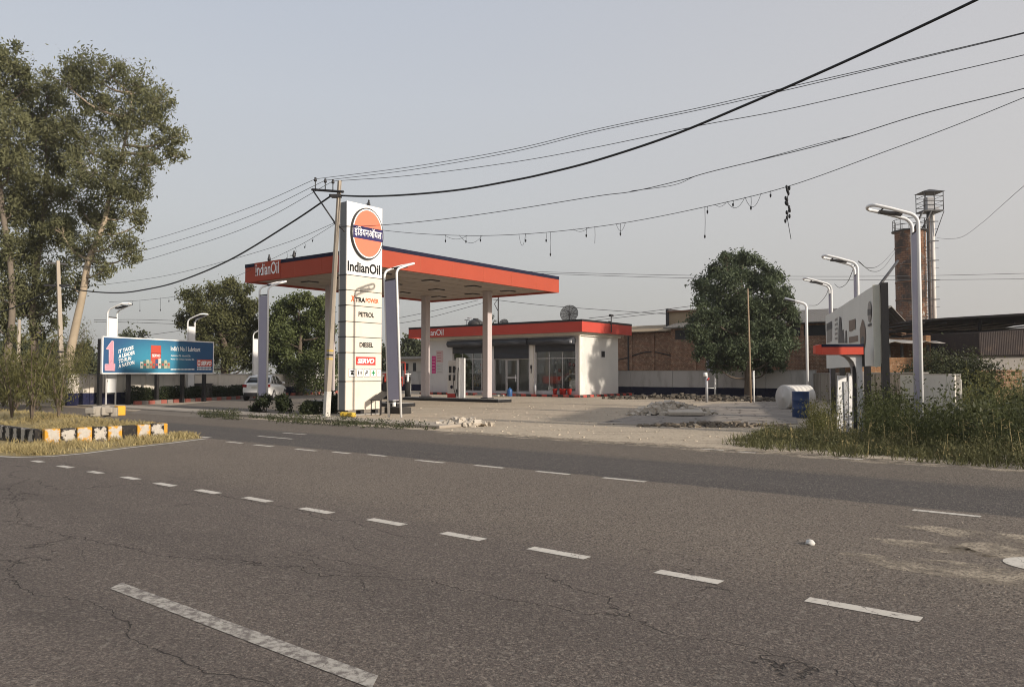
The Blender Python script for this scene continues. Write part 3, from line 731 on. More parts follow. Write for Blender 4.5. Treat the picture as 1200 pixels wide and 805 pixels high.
for x0, x1, y, zs, lb in ((o1[0] + .15, o1[1] - .2, .75, (.45, .95, 1.45, 1.95), 'metal shelf of oil cans behind the leftmost shop window'),
                          (fx(643.5), fx(657), .65, (.4, .95, 1.5, 2.05), 'narrow metal shelf of cans behind the right shop window'),
                          (fx(659), o3[1] - .15, .75, (.4, .9, 1.4, 1.9), 'metal shelf of cans beside the right end of the shop window')):
    shelf(x0, x1, y, zs, lb)
    for z in zs:
        x = x0 + .15
        while x < x1 - .12:
            if random.random() < .8:
                k = random.randrange(5); o = protos[k] if k not in used else copy_tree(protos[k]); used.add(k)
                o.location = Sc + SE * x + SN * (y - .05 + random.uniform(-.05, .05)) + Vector((0, 0, .163 + z)); o.scale = (1, 1, random.uniform(.7, 1.15))
            x += random.uniform(.22, .34)
# posters left of the shutters
def poster(px0, px1, py0, py1, c, label, rows=()):
    x0, x1 = fx(px0, py0), fx(px1, py0); z1, z0 = fz(px0, py0), fz(px0, py1)
    m = MB(); m.b(0, x1 - x0, -.012, -.002, 0, z1 - z0)
    o = tag(m.build('poster', mat('paper ' + label[:14], c, .6, .08, 6, dirt=.15), loc=Sc + SE * x0 + Vector((0, 0, z0)), rz=ST), label, 'poster')
    if rows:
        m = MB()
        for k in range(rows[0]): zz = (z1 - z0) * (k + .6) / (rows[0] + .4); m.b((x1 - x0) * .12, (x1 - x0) * random.uniform(.6, .9), -.0145, -.0122, zz - .025, zz + .025)
        m.build('print', mat('print ' + label[:14], rows[1], .6, .05), o)
poster(506.2, 510.8, 417.2, 437.5, (.55, .03, .20), 'tall magenta notice pasted on the white shop wall', (5, (.7, .35, .45)))
poster(511.4, 519.4, 411, 425, (.55, .40, .38), 'pale pink notice pasted above the others on the shop wall', (4, (.40, .12, .14)))
poster(511.4, 519.0, 426, 438, (.52, .50, .48), 'plain pale notice beside the magenta one on the shop wall', (3, (.4, .38, .36)))
# things standing by the shop
def rel(x, y, z=0): return Sc + SE * x + SN * y + Vector((0, 0, z))
m = MB(); m.lathe([(0, 0), (.17, 0), (.18, .04), (.18, .42), (.15, .50), (.05, .54), (.05, .60), (0, .60)], seg=18)
jc = m.build('water_jar', mat('blue plastic', (.03, .10, .26), .35, .1), loc=rel(fx(608.6, 462), -1.1, .0)); tag(jc, 'blue plastic water jar standing before the shop door', 'water jar')
bm_ = []
for i, px in enumerate((653.3, 660.5, 663.8, 670.2)):
    r = thing('fire_bucket', ['red fire bucket leftmost below the right shop window', 'tilted red bucket second from left below the right window', 'red bucket third from left touching the tilted one', 'red fire bucket nearest the shop corner'][i], 'bucket', rel(fx(px, 461), -.3, .157), ST + i, 'red fire buckets before the shop window')
    if i == 1: r.rotation_euler = (R(8), 0, 1)
    m = MB(); m.lathe([(0, .01), (.11, .01), (.17, .38), (.185, .39), (.16, .38), (.10, .05), (0, .05)], seg=16); m.build('pail', REDP, r)
    m = MB(); m.tube([(.175 * math.cos(a), .02, .38 + .16 * math.sin(a)) for a in np.linspace(0, math.pi, 9)], .008, 5); m.build('handle', DARKM, r)
m = MB(); m.lathe([(0, 0), (.09, 0), (.09, .55), (.04, .62), (.04, .7), (0, .7)], seg=12); tag(m.build('gas_bottle', GREYM, loc=rel(fx(629), -.2, .157)), 'small grey bottle at the foot of the shop pillar', 'gas bottle')
# roof: mesh dish, small dish, water tank, pole, lamp
def dish(px, py, Yoff, rad, label, face):
    s, z, p = vplane(px, py, Sc + SN * Yoff, ST); r = thing('satellite_dish', label, 'satellite dish', (p.x, p.y, 4.40), 0)
    q = Vector((0, 0, z - 4.40)); d = Vector(face).normalized(); M_ = Matrix.Translation(q) @ d.to_track_quat('Z', 'Y').to_matrix().to_4x4()
    m = MB()
    for k in range(1, 7):
        rr = rad * k / 6; m.tube([M_ @ Vector((rr * math.cos(a), rr * math.sin(a), .22 * rr * rr / rad)) for a in np.linspace(0, 2 * math.pi, 29)], .02 if k == 6 else .011, 4, cap=False)
    for a in np.linspace(0, 2 * math.pi, 13)[:-1]:
        m.tube([M_ @ Vector((rr * math.cos(a), rr * math.sin(a), .22 * rr * rr / rad)) for rr in np.linspace(.02, rad, 6)], .016, 4)
    m.build('rim', DARKM, r)
    t = NT('dish mesh'); k = t.voro(60, co=t.co); tr = t.n.new('ShaderNodeBsdfTransparent'); ms = t.n.new('ShaderNodeMixShader'); ms.inputs[0].default_value = .72
    t.done(rgb(.035, .033, .03), .6); t.l.new(tr.outputs[0], ms.inputs[1]); t.l.new(t.b.outputs[0], ms.inputs[2]); t.l.new(ms.outputs[0], t.n['Material Output'].inputs[0])
    m = MB(); m.lathe([(rad * k / 6, .22 * rad * (k / 6) ** 2 - .004) for k in range(0, 7)], seg=28, M=M_); m.build('mesh_bowl', t.m, r)
    m = MB(); m.tube([M_ @ Vector((rad * .8, 0, .15 * rad)), M_ @ Vector((0, 0, rad * .8))], .018, 5); m.tube([M_ @ Vector((-rad * .6, rad * .5, .15 * rad)), M_ @ Vector((0, 0, rad * .8))], .018, 5); m.cyl(M_ @ Vector((0, 0, rad * .74)), M_ @ Vector((0, 0, rad * .86)), .06); m.build('feed_arm', DARKM, r)
    m = MB(); m.cyl((0, 0, 0), q, .05); m.box((0, 0, .03), (.5, .5, .06)); m.build('mast', DARKM, r)
dish(667.3, 368.3, 2.2, .63, 'large dark mesh satellite dish standing on the shop roof', (-.25, -1, .35))
dish(590.5, 379.5, 3.0, .36, 'small dark dish peeping over the shop roof edge', (-.3, -1, .5))
s, z, p = vplane(557.5, 375, Sc + SN * 3.2, ST)
r = thing('water_tank', 'black cylindrical water tank on the shop roof behind a column', 'water tank', (p.x, p.y, 4.40))
m = MB(); m.lathe([(0, .25), (.62, .25), (.64, .4), (.62, .55), (.64, .7), (.62, .85), (.64, 1.0), (.6, 1.2), (.35, 1.38), (.22, 1.42), (.22, 1.5), (0, 1.5)], seg=24); m.build('barrel', mat('black tank plastic', (.045, .042, .04), .5, .3, 3, dirt=.4, dirtc=(.2, .17, .13)), r)
m = MB(); m.b(-.7, .7, -.7, -.5, 0, .25); m.b(-.7, .7, .5, .7, 0, .25); m.build('stand', CONC, r)
for px, h in ((547, 1.35), (550, 1.5)):
    s, z, p = vplane(px, 378, Sc + SN * 3.0, ST); m = MB(); m.cyl((0, 0, 0), (0, 0, h), .035); m.b(-.18, .18, -.03, .03, h, h + .08); tag(m.build('vent_pipe', GREYM, loc=(p.x, p.y, 4.4)), f"thin {'shorter' if h < 1.4 else 'taller'} grey vent pipe beside the roof tank", 'pipe')
s, z, p = vplane(584, 360, Sc + SN * 3.0, ST)
m = MB(); m.cyl((0, 0, 0), (0, 0, 3.0), .06, .05); r = m.build('roof_mast', DARKM, loc=(p.x, p.y, 4.4)); tag(r, 'dark steel mast rising from the shop roof to the canopy', 'mast')
m = MB(); m.tube([(-.05, 0, 2.0), (-.3, 0, 2.5), (-.05, 0, 2.85)], .03, 5); m.build('bracket', DARKM, r)
lv, _s = clumps([((0, 0, .5), .35), ((.05, 0, 1.1), .25), ((-.05, .1, 1.5), .2)], 60, 900, .3)
s, z, p = vplane(578, 375, Sc + SN * 2.6, ST)
tag(link('rooftop_plant', quads_mesh('rooftop_plant', leaves(lv, .1, .06)), leaf_mat('potted leaves', (.025, .03, .018), (.06, .065, .03)), loc=(p.x, p.y, 4.4)), 'straggly dark plant growing on the shop roof beside the mast', 'plant')
s, z, p = vplane(716.3, 372, Sc + SN * 3.0, ST)
r = thing('roof_camera', 'small camera on a stub at the right end of the shop roof', 'camera', (p.x, p.y, 4.4), ST)
m = MB(); m.cyl((0, 0, 0), (0, 0, 1.1), .035); m.b(-.2, .2, -.02, .02, .55, .6); m.build('stub', DARKM, r); m = MB(); m.box((0, 0, 1.15), (.16, .36, .15)); m.box((-.14, 0, .72), (.12, .16, .12)); m.build('body', DARKM, r)

# --- tall price pylon
Pb = G(404.7, 487.6); PW = vplane(447.2, 400, Pb, ST + math.pi / 2)[0]; PD = -vplane(396.3, 400, Pb, ST)[0]
pyl = thing('price_pylon', 'tall white and silver station sign with round orange emblem and fuel names', 'sign', Pb, ST)
def pz(py): return vplane(404.7, py, Pb, ST + math.pi / 2)[1]
def pzr(px, py): return vplane(px, py, Pb, ST + math.pi / 2)
seams = [pz(y) for y in (481.3, 447.1, 413.1, 394.5, 376.5, 357.3, 339.3, 321.5)]; PT = pz(234.8)
for i in range(len(seams) - 1):
    m = MB(); m.b(-.06, 0, 0, PW, seams[i] + .012, seams[i + 1] - .012); m.build('panel', CREAM, pyl, bevel=.012)
m = MB(); m.b(-.06, 0, 0, PW, seams[-1] + .012, PT); m.build('head_panel', WHITEM, pyl, bevel=.012)
m = MB(); m.b(-PD + .06, -.062, .005, PW - .005, .2, PT - .02); m.build('core', SIDEG, pyl)
for i in range(len(seams) - 1): m = MB(); m.b(-PD, -PD + .058, 0, PW, seams[i] + .012, seams[i + 1] - .012); m.build('rear_panel', CREAM, pyl)
m = MB(); m.b(-PD, -PD + .058, 0, PW, seams[-1] + .012, PT); m.build('rear_panel', WHITEM, pyl)
for z in seams: m = MB(); m.b(-PD - .004, .004, -.006, .004, z - .02, z + .02); m.build('side_strap', DARKM, pyl)
for y in (.12, PW * .5, PW - .15): m = MB(); m.b(-PD + .1, -.08, y - .08, y + .08, 0, .2); m.build('leg', DARKM, pyl)
m = MB(); m.b(-PD, .0, -.05, PW + .05, 0, .045); m.build('footing', CONC, pyl)
# roundel
cy, cz = PW * .535, pzr(427, 274)[1] + .0; RA, RB = 1.60 / 2 * PW / 1.79, 1.96 / 2
def ell(a, b, x, n=48): return [(x, cy + a * math.cos(t), cz + b * math.sin(t)) for t in np.linspace(0, 2 * math.pi, n + 1)[:-1]]
m = MB(); m.slab(ell(RA, RB, .10), (-.098, 0, 0)); m.build('emblem_disc', DARKM, pyl)
m = MB(); m.slab(ell(RA * .955, RB * .955, .104), (-.003, 0, 0)); m.build('emblem_ring', WLET, pyl)
EMO = mat('emblem orange', (.80, .215, .13), .7, .05, 1, spec=.1, dirt=.05)
m = MB(); m.slab(ell(RA * .90, RB * .90, .108), (-.003, 0, 0)); m.build('emblem_field', EMO, pyl)
NV2 = mat('emblem navy', (.045, .04, .12), .7, .08, spec=.1, dirt=.1); bh = .235
m = MB(); yy = RA * .955 * .975
m.slab([(.112, cy - yy, cz - bh), (.112, cy + yy, cz - bh), (.112, cy + yy, cz + bh), (.112, cy - yy, cz + bh)], (-.003, 0, 0)); m.build('emblem_band', NV2, pyl)
letters('lettering', 'इंिडयनऑयल', WLET, pyl, (.113, cy - yy * .92, cz - .17), (0, 1, 0), (0, 0, 1), yy * 1.84, .40, bold=.012)
BLK = mat('black lettering', (.02, .02, .02), .7, .1, spec=.1, dirt=.05); ORL = mat('orange lettering', (.70, .14, .04), .7, .1, spec=.1, dirt=.05)
def ptext(s, px0, px1, pyb, pyt, mt, bold=.01, shear=0):
    y0 = pzr(px0, pyb)[0]; y1 = pzr(px1, pyb)[0]; z0 = pzr((px0 + px1) / 2, pyb)[1]; z1 = pzr((px0 + px1) / 2, pyt)[1]
    letters('lettering', s, mt, pyl, (.002, y0, z0), (0, 1, 0), (0, 0, 1), y1 - y0, z1 - z0, bold, shear)
ptext('IndianOil', 407.2, 445.4, 320, 308, BLK, .028)
ptext('X', 410.8, 416, 353.5, 346.2, ORL, .06, .15); ptext('TRA', 416, 428, 354.3, 348.6, BLK, .05); ptext('POWER', 428.4, 443.6, 355.3, 350, ORL, .03)
ptext('PETROL', 420, 438.2, 371.8, 366, BLK, .035); ptext('DIESEL', 421.2, 437.2, 407, 401.4, BLK, .035)
y0, _z, _ = pzr(417, 423); y1 = pzr(440, 423)[0]; zc = pzr(428, 423)[1]
SVR = mat('sign red', (.56, .06, .05), .7, .08, spec=.1)
m = MB(); m.b(.0, .006, y0, y1, zc - .155, zc + .155); m.build('oil_badge', SVR, pyl)
letters('lettering', 'SERVO', WLET, pyl, (.008, y0 + .07, zc - .095), (0, 1, 0), (0, 0, 1), y1 - y0 - .14, .19, .05, .25)
for k, (a, b2) in enumerate(((408.6, 416.6), (417.9, 425.2), (426.4, 433.3), (434.4, 440.4), (441.4, 446.4))):
    y0, y1 = pzr(a, 437)[0], pzr(b2, 437)[0]; zc = pzr((a + b2) / 2, 436.8)[1]; yc = (y0 + y1) / 2; h = .155
    m = MB(); m.b(0, .004, y0, y1, zc - h, zc + h); o = m.build('service_icon', DARKM, pyl)
    m = MB(); m.b(.004, .006, y0 + .014, y1 - .014, zc - h + .014, zc + h - .014); m.build('icon_field', WLET, o)
    q = MB(); X0, X1 = .006, .008
    def bx(u0, u1, v0, v1): q.b(X0, X1, yc + u0, yc + u1, zc + v0, zc + v1)
    if k == 0:
        q.slab([(X1, yc - .10, zc + .05), (X1, yc - .07, zc + .09), (X1, yc + .07, zc + .09), (X1, yc + .10, zc + .05), (X1, yc + .06, zc + .035), (X1, yc - .06, zc + .035)][::-1], (-.002, 0, 0))
        q.slab([(X1, yc - .04, zc + .03), (X1, yc + .04, zc + .03), (X1, yc + .09, zc - .08), (X1, yc - .09, zc - .08)], (-.002, 0, 0))
    elif k == 1:
        for u in (-.06, .06): bx(u - .03, u + .03, -.03, .04); bx(u - .015, u + .015, .05, .09); bx(u - .022, u - .004, -.09, -.03); bx(u + .004, u + .022, -.09, -.03)
        bx(-.005, .005, -.1, .1)
    elif k == 2: bx(-.02, .02, -.02, .08); bx(-.06, .06, .065, .09); bx(-.08, .02, -.03, .012); bx(-.08, -.045, -.09, -.03); bx(.02, .07, -.005, .03)
    elif k == 3: bx(-.025, .025, -.10, .10); bx(-.09, .09, -.028, .028)
    else: bx(-.03, -.012, -.05, .05); bx(-.012, .03, .03, .05); bx(-.012, .03, -.01, .01); bx(.014, .03, .01, .03)
    q.build('symbol', mat('first aid green', (.02, .28, .09), .5, .1) if k == 3 else (GREYM if k == 4 else BLK), o)
m = MB(); m.lathe([(0, 0), (.05, .02), (.07, .08), (.05, .16), (.03, .2), (.035, .25), (0, .28)], seg=10); m.box((-.09, 0, .08), (.12, .03, .02)); m.box((.045, 0, .235), (.03, .012, .012))
tag(m.build('pigeon', DARKM, loc=Pb + SN * 1.15 + SE * -.1 + Vector((0, 0, PT - .02)), rz=1.0, fix=True), 'dark bird perched on top of the tall station sign', 'bird')
for px, lb in ((314, 'dark bird perched on the canopy cap above the white letters'), (343, 'dark bird on the canopy edge midway to the pole')):
    x_ = vplane(px, 305, Nc, ST)[0]; m = MB(); m.lathe([(0, 0), (.06, .02), (.09, .1), (.06, .2), (.04, .25), (.045, .31), (0, .35)], seg=10); m.box((-.11, 0, .1), (.15, .04, .025)); m.box((.06, 0, .29), (.04, .014, .014))
    tag(m.build('pigeon', DARKM, loc=Nc + SE * x_ + SN * .07 + Vector((0, 0, FT + .005)), rz=random.uniform(0, 3), fix=True), lb, 'bird')
# stand with sloping black top by the pylon foot, and a lamp footing behind
st = thing('sloping_stand', 'low stand with a sloping black board by the pylon foot', 'stand', G(446, 486.5), ST)
m = MB(); m.add([(-.28, -.3, .55), (.28, -.3, .55), (.28, .3, .86), (-.28, .3, .86), (-.28, -.3, .58), (.28, -.3, .58), (.28, .3, .89), (-.28, .3, .89)], [(3, 2, 1, 0), (4, 5, 6, 7), (0, 1, 5, 4), (1, 2, 6, 5), (2, 3, 7, 6), (3, 0, 4, 7)]); m.build('board', BLACK, st)
for x, y, h in ((-.24, -.25, .56), (.24, -.25, .56), (.24, .25, .84), (-.24, .25, .84)): m = MB(); m.cyl((x, y, 0), (x, y, h), .02, seg=6); m.build('leg', DARKM, st)
m = MB(); m.b(-.45, .55, -.25, .25, 0, .26); tag(m.build('concrete_block', mat('dark mossy concrete', (.05, .045, .04), .9, .3, 4), loc=G(465, 484.5), rz=ST, bevel=.03), 'dark concrete block behind the leaning lamp post', 'block')
m = MB(); m.cyl((0, 0, 0), (0, 0, .46), .075); m.cyl((0, 0, .46), (0, 0, .48), .09); tag(m.build('pipe_stub', WHITE, loc=G(461.7, 481)  + Vector((0, 0, .05))), 'short white pipe standing on the dark concrete block', 'pipe')
b = MB()
for k in range(5): b.box((k * .16 - .3, random.uniform(-.08, .08), .09), (.2, .16, .16), random.uniform(0, 2))
tag(b.build('yellow_rags', mat('yellow plastic', (.62, .42, .05), .6, .2, 6), loc=G(408, 488.5), rz=ST, bevel=.05), 'yellow plastic scraps lying under the tall sign', 'scrap')

# --- lamp posts: two tubes that bend into a loop, with a panel between
def lamp(base, rz, h, label, arm=1.0, tilt=(0, 0), panel=True, pz0=.62, sep_=.62, pm=LILAC, rise=.26):
    r = thing('lamp_post', label, 'lamp post', base, rz, 'twin tube lamp posts round the station')
    r.rotation_euler = (tilt[0], tilt[1], rz)
    hs_ = sep_ / 2; rt = .042
    for s in (-1, 1):
        c = [(0, s * hs_, 0), (0, s * hs_, h - .28)] + [(.28 * (1 - math.cos(a)), s * hs_, h - .28 + .28 * math.sin(a)) for a in np.linspace(.2, 1.35, 6)]
        c += [(arm * .55, s * hs_, h + rise * .45), (arm * .86, s * hs_, h + rise * .82)]
        c += [(arm * .86 + arm * .14 * math.sin(a), s * hs_ * math.cos(a), h + rise * (.82 + .13 * math.sin(a))) for a in np.linspace(.3, math.pi / 2, 5)]
        m = MB(); m.tube(c, rt, 8); m.build('tube', WHITEM, r)
    for z in (pz0 - .05, h - .42): m = MB(); m.cyl((0, -hs_, z), (0, hs_, z), .028, seg=6); m.build('crossbar', DARKM, r)
    if panel: m = MB(); m.b(-.035, .035, -hs_ + rt + .004, hs_ - rt - .004, pz0, h - .46); m.build('panel', pm, r)
    m = MB(); m.box((arm * .52, 0, h + rise * .40 - .035), (.52, .20, .06), M=Matrix.Rotation(-math.atan2(rise * .7, arm), 4, 'Y')); o = m.build('lamp_head', DARKM, r)
    m = MB(); m.cyl((arm * .35, -hs_, h + rise * .27), (arm * .35, hs_, h + rise * .27), .02, seg=6); m.cyl((arm * .7, -hs_, h + rise * .62), (arm * .7, hs_, h + rise * .62), .02, seg=6); m.build('bracket', DARKM, o)
    return r
BD = R(90 - 15.2)                         # direction of both side boundaries
ai = BD - math.pi / 2                     # arm direction from the left boundary, inward
lamp(Vector((-19.75, 38.5, 0)), ai, 4.75, 'white lamp post standing behind the left end of the blue billboard', .95, pm=WHITEM)
lamp(Vector((-18.35, 44.6, 0)), ai, 4.7, 'white lamp post rising behind the right end of the blue billboard', .95, pm=WHITEM)
lamp(Vector((-16.9, 51.5, 0)), ai, 4.3, 'white lamp post half hidden by the neem foliage behind the car', .8, pm=WHITEM)
lamp(Vector((-15.0, 60.5, 0)), ai, 5.2, 'small white lamp post far back before the bushy green tree', 1.0, pm=WHITEM)
lamp(G(307.5, 480.5), ST + math.pi / 2, 5.35, 'lamp post with lilac panel standing in front of the white car', 1.0)
lp = lamp(G(462.8, 489.3), ST + math.pi / 2, 5.35, 'leaning lamp post with lilac panel beside the tall sign', 1.0, tilt=(R(-3.0), 0))
ao = BD + math.pi / 2
lamp(Vector((9.72, 18.7, 0)), ao, 5.38, 'tallest lamp post in view, rising from the weeds at the right', 1.05)
lamp(Vector((11.6, 26.2, 0)), ao, 5.3, 'lamp post rising just behind the white hoarding', 1.05)
lamp(Vector((13.3, 32.5, 0)), ao, 5.3, 'lamp post behind the far end of the white hoarding', 1.05)
r = thing('lamp_post', 'slim single tube lamp post beside the dark round tree', 'lamp post', Vector((15.8, 41.8, 0)), ao, 'twin tube lamp posts round the station')
m = MB(); m.tube([(0, 0, 0), (0, 0, 5.1)] + [(.25 * (1 - math.cos(a)), 0, 5.1 + .25 * math.sin(a)) for a in np.linspace(.2, 1.3, 5)] + [(1.1, 0, 5.62)], .07, 8); m.build('tube', WHITEM, r)
m = MB(); m.box((.85, 0, 5.5), (.55, .2, .06), M=Matrix.Rotation(-.22, 4, 'Y')); m.build('lamp_head', DARKM, r)
lamp(G(833.5, 463.3), ST - math.pi / 2, 5.2, 'lamp post with lilac panel mostly hidden by the round tree', 1.0)

# --- blue billboard at the left
bl = Vector((-19.55, 37.3, 0)); br = Vector((-16.85, 44.0, 0)); ba = math.atan2(br.y - bl.y, br.x - bl.x); BL = (br - bl).length
bb = thing('billboard', 'long blue lubricant billboard on black posts at the left wall', 'billboard', bl, ba)
bz0, bz1 = 1.57, 3.32
def bill_mat():
    t = NT('printed blue vinyl'); x, y, z = t.sep()
    d = t.math('SQRT', t.math('ADD', t.math('POWER', t.math('MULTIPLY', t.math('SUBTRACT', x, 3.15), .36), 2), t.math('POWER', t.math('MULTIPLY', t.math('SUBTRACT', z, 2.3), .75), 2)))
    col = t.mix(t.step(d, .15, 1.15), rgb(.05, .25, .36), rgb(.035, .095, .20))
    return t.done(col, .7, 0, .15)
m = MB(); m.b(0, BL, 0, .06, bz0, bz1); m.build('panel', bill_mat(), bb)
m = MB()
for z in (bz0, bz1): m.b(-.04, BL + .04, -.02, .08, z - .03, z + .03)
for x in (-.02, BL + .02): m.b(x - .03, x + .03, -.02, .08, bz0, bz1)
m.build('frame', WHITEM, bb)
for px in (119.5, 153, 186.5, 216.2, 241.6):
    s = vplane(px, 460, bl, ba)[0]; m = MB(); m.b(s - .08, s + .08, .085, .25, 0, bz1 - .1); m.build('post', BLACK, bb)
def bt(s, px0, px1, pyb, pyt, mt, bold=.0, shear=0, tiltk=0):
    y0, z0, _ = vplane(px0, pyb, bl, ba); y1, zb, _ = vplane(px1, pyb - tiltk, bl, ba); z1 = vplane(px0, pyt, bl, ba)[1]
    RI = Vector((y1 - y0, 0, zb - z0 if tiltk else 0)); letters('lettering', s, mt, bb, (y0, -.003, z0), RI, (0, 0, 1), RI.length, z1 - z0, bold, shear)
for k, s_ in enumerate(('IT TAKES', 'A LEADER', 'TO RUN', 'A NATION.')): bt(s_, 138.8, [156.3, 158, 153.5, 158][k], 414.3 + 5.7 * k, 409.8 + 5.7 * k, WLET, .03, 0, 5.0 - (1.2 if k == 2 else 0))
PK = mat('pink numeral', (.62, .30, .36), .4, .1, dirt=.05)
q = []
for px, py in ((124.2, 409), (131, 399.5), (133, 400), (133, 426), (134.5, 426.5), (134.3, 434.5), (122.8, 434), (123, 427), (127.5, 426.8), (127.8, 409.5)): s, z, _ = vplane(px, py, bl, ba); q.append((s, -.002, z))
m = MB(); m.slab(q[::-1], (0, .0015, 0)); m.build('numeral', PK, bb)
m = MB(); q2 = [Vector(v) for v in q]
for i in range(len(q2)): m.tube([q2[i] + Vector((0, -.006, 0)), q2[(i + 1) % len(q2)] + Vector((0, -.006, 0))], .018, 4)
m.build('numeral_outline', mat('pale pink line', (.80, .52, .56), .4, .05), bb)
def bpatch(name, px0, px1, py0, py1, mt, y=-.003, par=bb):
    x0, z1, _ = vplane(px0, py0, bl, ba); x1, z0, _ = vplane(px1, py1, bl, ba); m = MB(); m.b(x0, x1, y, y + .002, z0, z1); return m.build(name, mt, par)
RP = mat('printed red', (.55, .085, .055), .45, .08, dirt=.05); RP2 = mat('printed dark red', (.35, .05, .04), .45, .08, dirt=.05)
bpatch('printed_can', 177, 188.3, 404.5, 431.5, RP); bpatch('printed_can', 176.6, 188.8, 413.2, 414.8, RP2, -.0045)
bt('SERVO', 178, 187.6, 418.2, 414.9, WLET, .03)
pc = [(.45, .42, .30), (.08, .18, .16), (.60, .56, .48), (.05, .10, .20), (.50, .10, .07), (.30, .32, .22)]
pcm = [mat('printed tin %d' % i, c, .45, .1) for i, c in enumerate(pc)]
for k in range(10): bpatch('printed_can', 164.5 + 3.5 * k, 167.6 + 3.5 * k, (424, 422, 421.5, 423, 420.5, 421, 420, 423, 422, 424.5)[k], 431.8, pcm[(k * 5 + 2) % 6], -.0052 - .0002 * k)
for k in range(10): bpatch('printed_label', 165 + 3.5 * k, 167.1 + 3.5 * k, 426, 428.6, pcm[(k * 3 + 1) % 6], -.0082)
bt("India's No.1 Lubricant", 200, 234.6, 411, 405.4, WLET, .015)
bt('Automotive Oils  Industrial Oils', 200, 223, 417.6, 415.4, WLET, .01); bt('Marine Oils  Greases  Speciality Oils', 200, 227.4, 422, 419.8, WLET, .01)
bpatch('oil_badge', 230.8, 248.2, 421.2, 429.2, RP); bt('SERVO', 235.4, 247.6, 428, 423, WLET, .05, .2)
bpatch('badge_square', 231.6, 234.6, 422.2, 428.2, WLET, -.0045); bpatch('badge_core', 232.4, 233.8, 423.6, 426.8, RP, -.006)
for x0, x1, y in ((231, 247.6, 430.3), (200, 228, 432.8), (230.8, 248, 432.8)):
    n_ = int((x1 - x0) / 1.6)
    m = MB()
    for k in range(n_):
        a, z, _ = vplane(x0 + (x1 - x0) * k / n_, y, bl, ba); c_, _z, _ = vplane(x0 + (x1 - x0) * (k + .78) / n_, y, bl, ba); m.b(a, c_, -.005, -.003, z - .03, z + .03)
    m.build('small_print', WLET, bb)
# ================================================================== WALLS, HOARDING, BACKGROUND
def wall_mat(name, zd, wash, dado, streaks=.5):
    t = NT(name); x, y, z = t.sep()
    n = t.noise(.7, 7, .65); st = t.noise(2.2, 7, .7, co=t.map((1, 1, .22)))
    col = t.mix(n, rgb(*[k * .82 for k in wash]), rgb(*wash))
    col = t.mix(t.math('MULTIPLY', t.step(st, .48, .72), streaks), col, rgb(.17, .145, .12))
    zz = t.math('ADD', z, t.math('MULTIPLY', t.noise(3, 3), .03))
    d = t.mix(t.noise(1.1, 6), rgb(*[k * .75 for k in dado]), rgb(*dado))
    d = t.mix(t.math('MULTIPLY', t.step(t.noise(3, 6, .7), .55, .75), .3), d, rgb(.16, .135, .11))
    col = t.mix(t.step(zz, zd - .005, zd + .012), d, col)
    t.bump(t.noise(9, 6), .25, .02); return t.done(col, .9, 0, .15)
def wall(name, a, b, h, mt, label, posts=3.2, th=.22, coping=True):
    a, b = Vector(a), Vector(b); L = (b - a).length; an = math.atan2(b.y - a.y, b.x - a.x)
    r = thing('boundary_wall', label, 'wall', (a.x, a.y, 0), an)
    m = MB(); m.b(0, L, -th / 2, th / 2, 0, h); m.build('panel', mt, r)
    if coping: m = MB(); m.b(-.02, L + .02, -th / 2 - .03, th / 2 + .03, h, h + .05); m.build('coping', CONC, r)
    n = max(1, int(L / posts)); m = MB()
    for k in range(n + 1): x = k * L / n; m.b(max(0, x - .15), min(L, x + .15), -th / 2 - .05, th / 2 + .05, 0, h - .002)
    m.build('piers', mt, r); return r, L
WL = wall_mat('left wall whitewash', .62, (.68, .62, .53), (.020, .022, .055), .45)
WR = wall_mat('rear wall whitewash', .62, (.50, .48, .45), (.018, .019, .042), .45)
WG = wall_mat('stained cement wall', -1, (.36, .32, .27), (.05, .05, .06), .55)
wl0 = Vector((-20.3, 38.6, 0)); ccL = Vector((-12.4, 73.66, 0)); ccR = Vector((19.2, 49.4, 0))
wall('boundary_wall', wl0, ccL, 1.50, WL, 'long whitewashed boundary wall with navy base behind the billboard and car')
SCO = wl0 - SE * .1
m = MB(); hw = -SE * 1.2
rw0 = thing('wall_end', 'short whitewashed wall return with navy base left of the blue billboard', 'wall', (-21.55, 38.0, 0), R(49))
m = MB(); m.b(0, 2.0, 0, .18, 0, 1.48); m.b(-.06, .25, -.05, .23, 0, 1.479); m.b(.95, 1.2, -.05, -.001, 0, 1.479); m.build('panel', WL, rw0); m = MB(); m.b(-.10, 2.05, -.08, .26, 1.481, 1.54); m.build('coping', CONC, rw0)
m = MB(); m.b(.36, .86, -.012, -.002, 1.05, 1.36); m.build('notice', mat('faded notice', (.55, .50, .45), .7), rw0)
wall('boundary_wall', ccR, ccL, 1.74, WR, 'grey white rear boundary wall with navy base behind the round tree')
wr1 = ccR + Vector((-.26, -.966, 0)).normalized() * 30.6
wall('boundary_wall', wr1 + Vector((.26, .966, 0)).normalized() * 3.2, ccR, 1.55, WG, 'stained grey boundary wall behind the white hoarding')
wall('boundary_wall', wr1, wr1 + Vector((.26, .966, 0)).normalized() * 3.1, 1.50, mat('fresh whitewash', (.66, .62, .55), .85, .12, 1.5, .1, dirt=.35), 'whitewashed end of the wall standing in the weeds', posts=9)
hb = thing('wall_panel', 'whitewashed wall stub facing the road among the weeds', 'wall', wr1 + Vector((-.30, .15, 0)), ST)
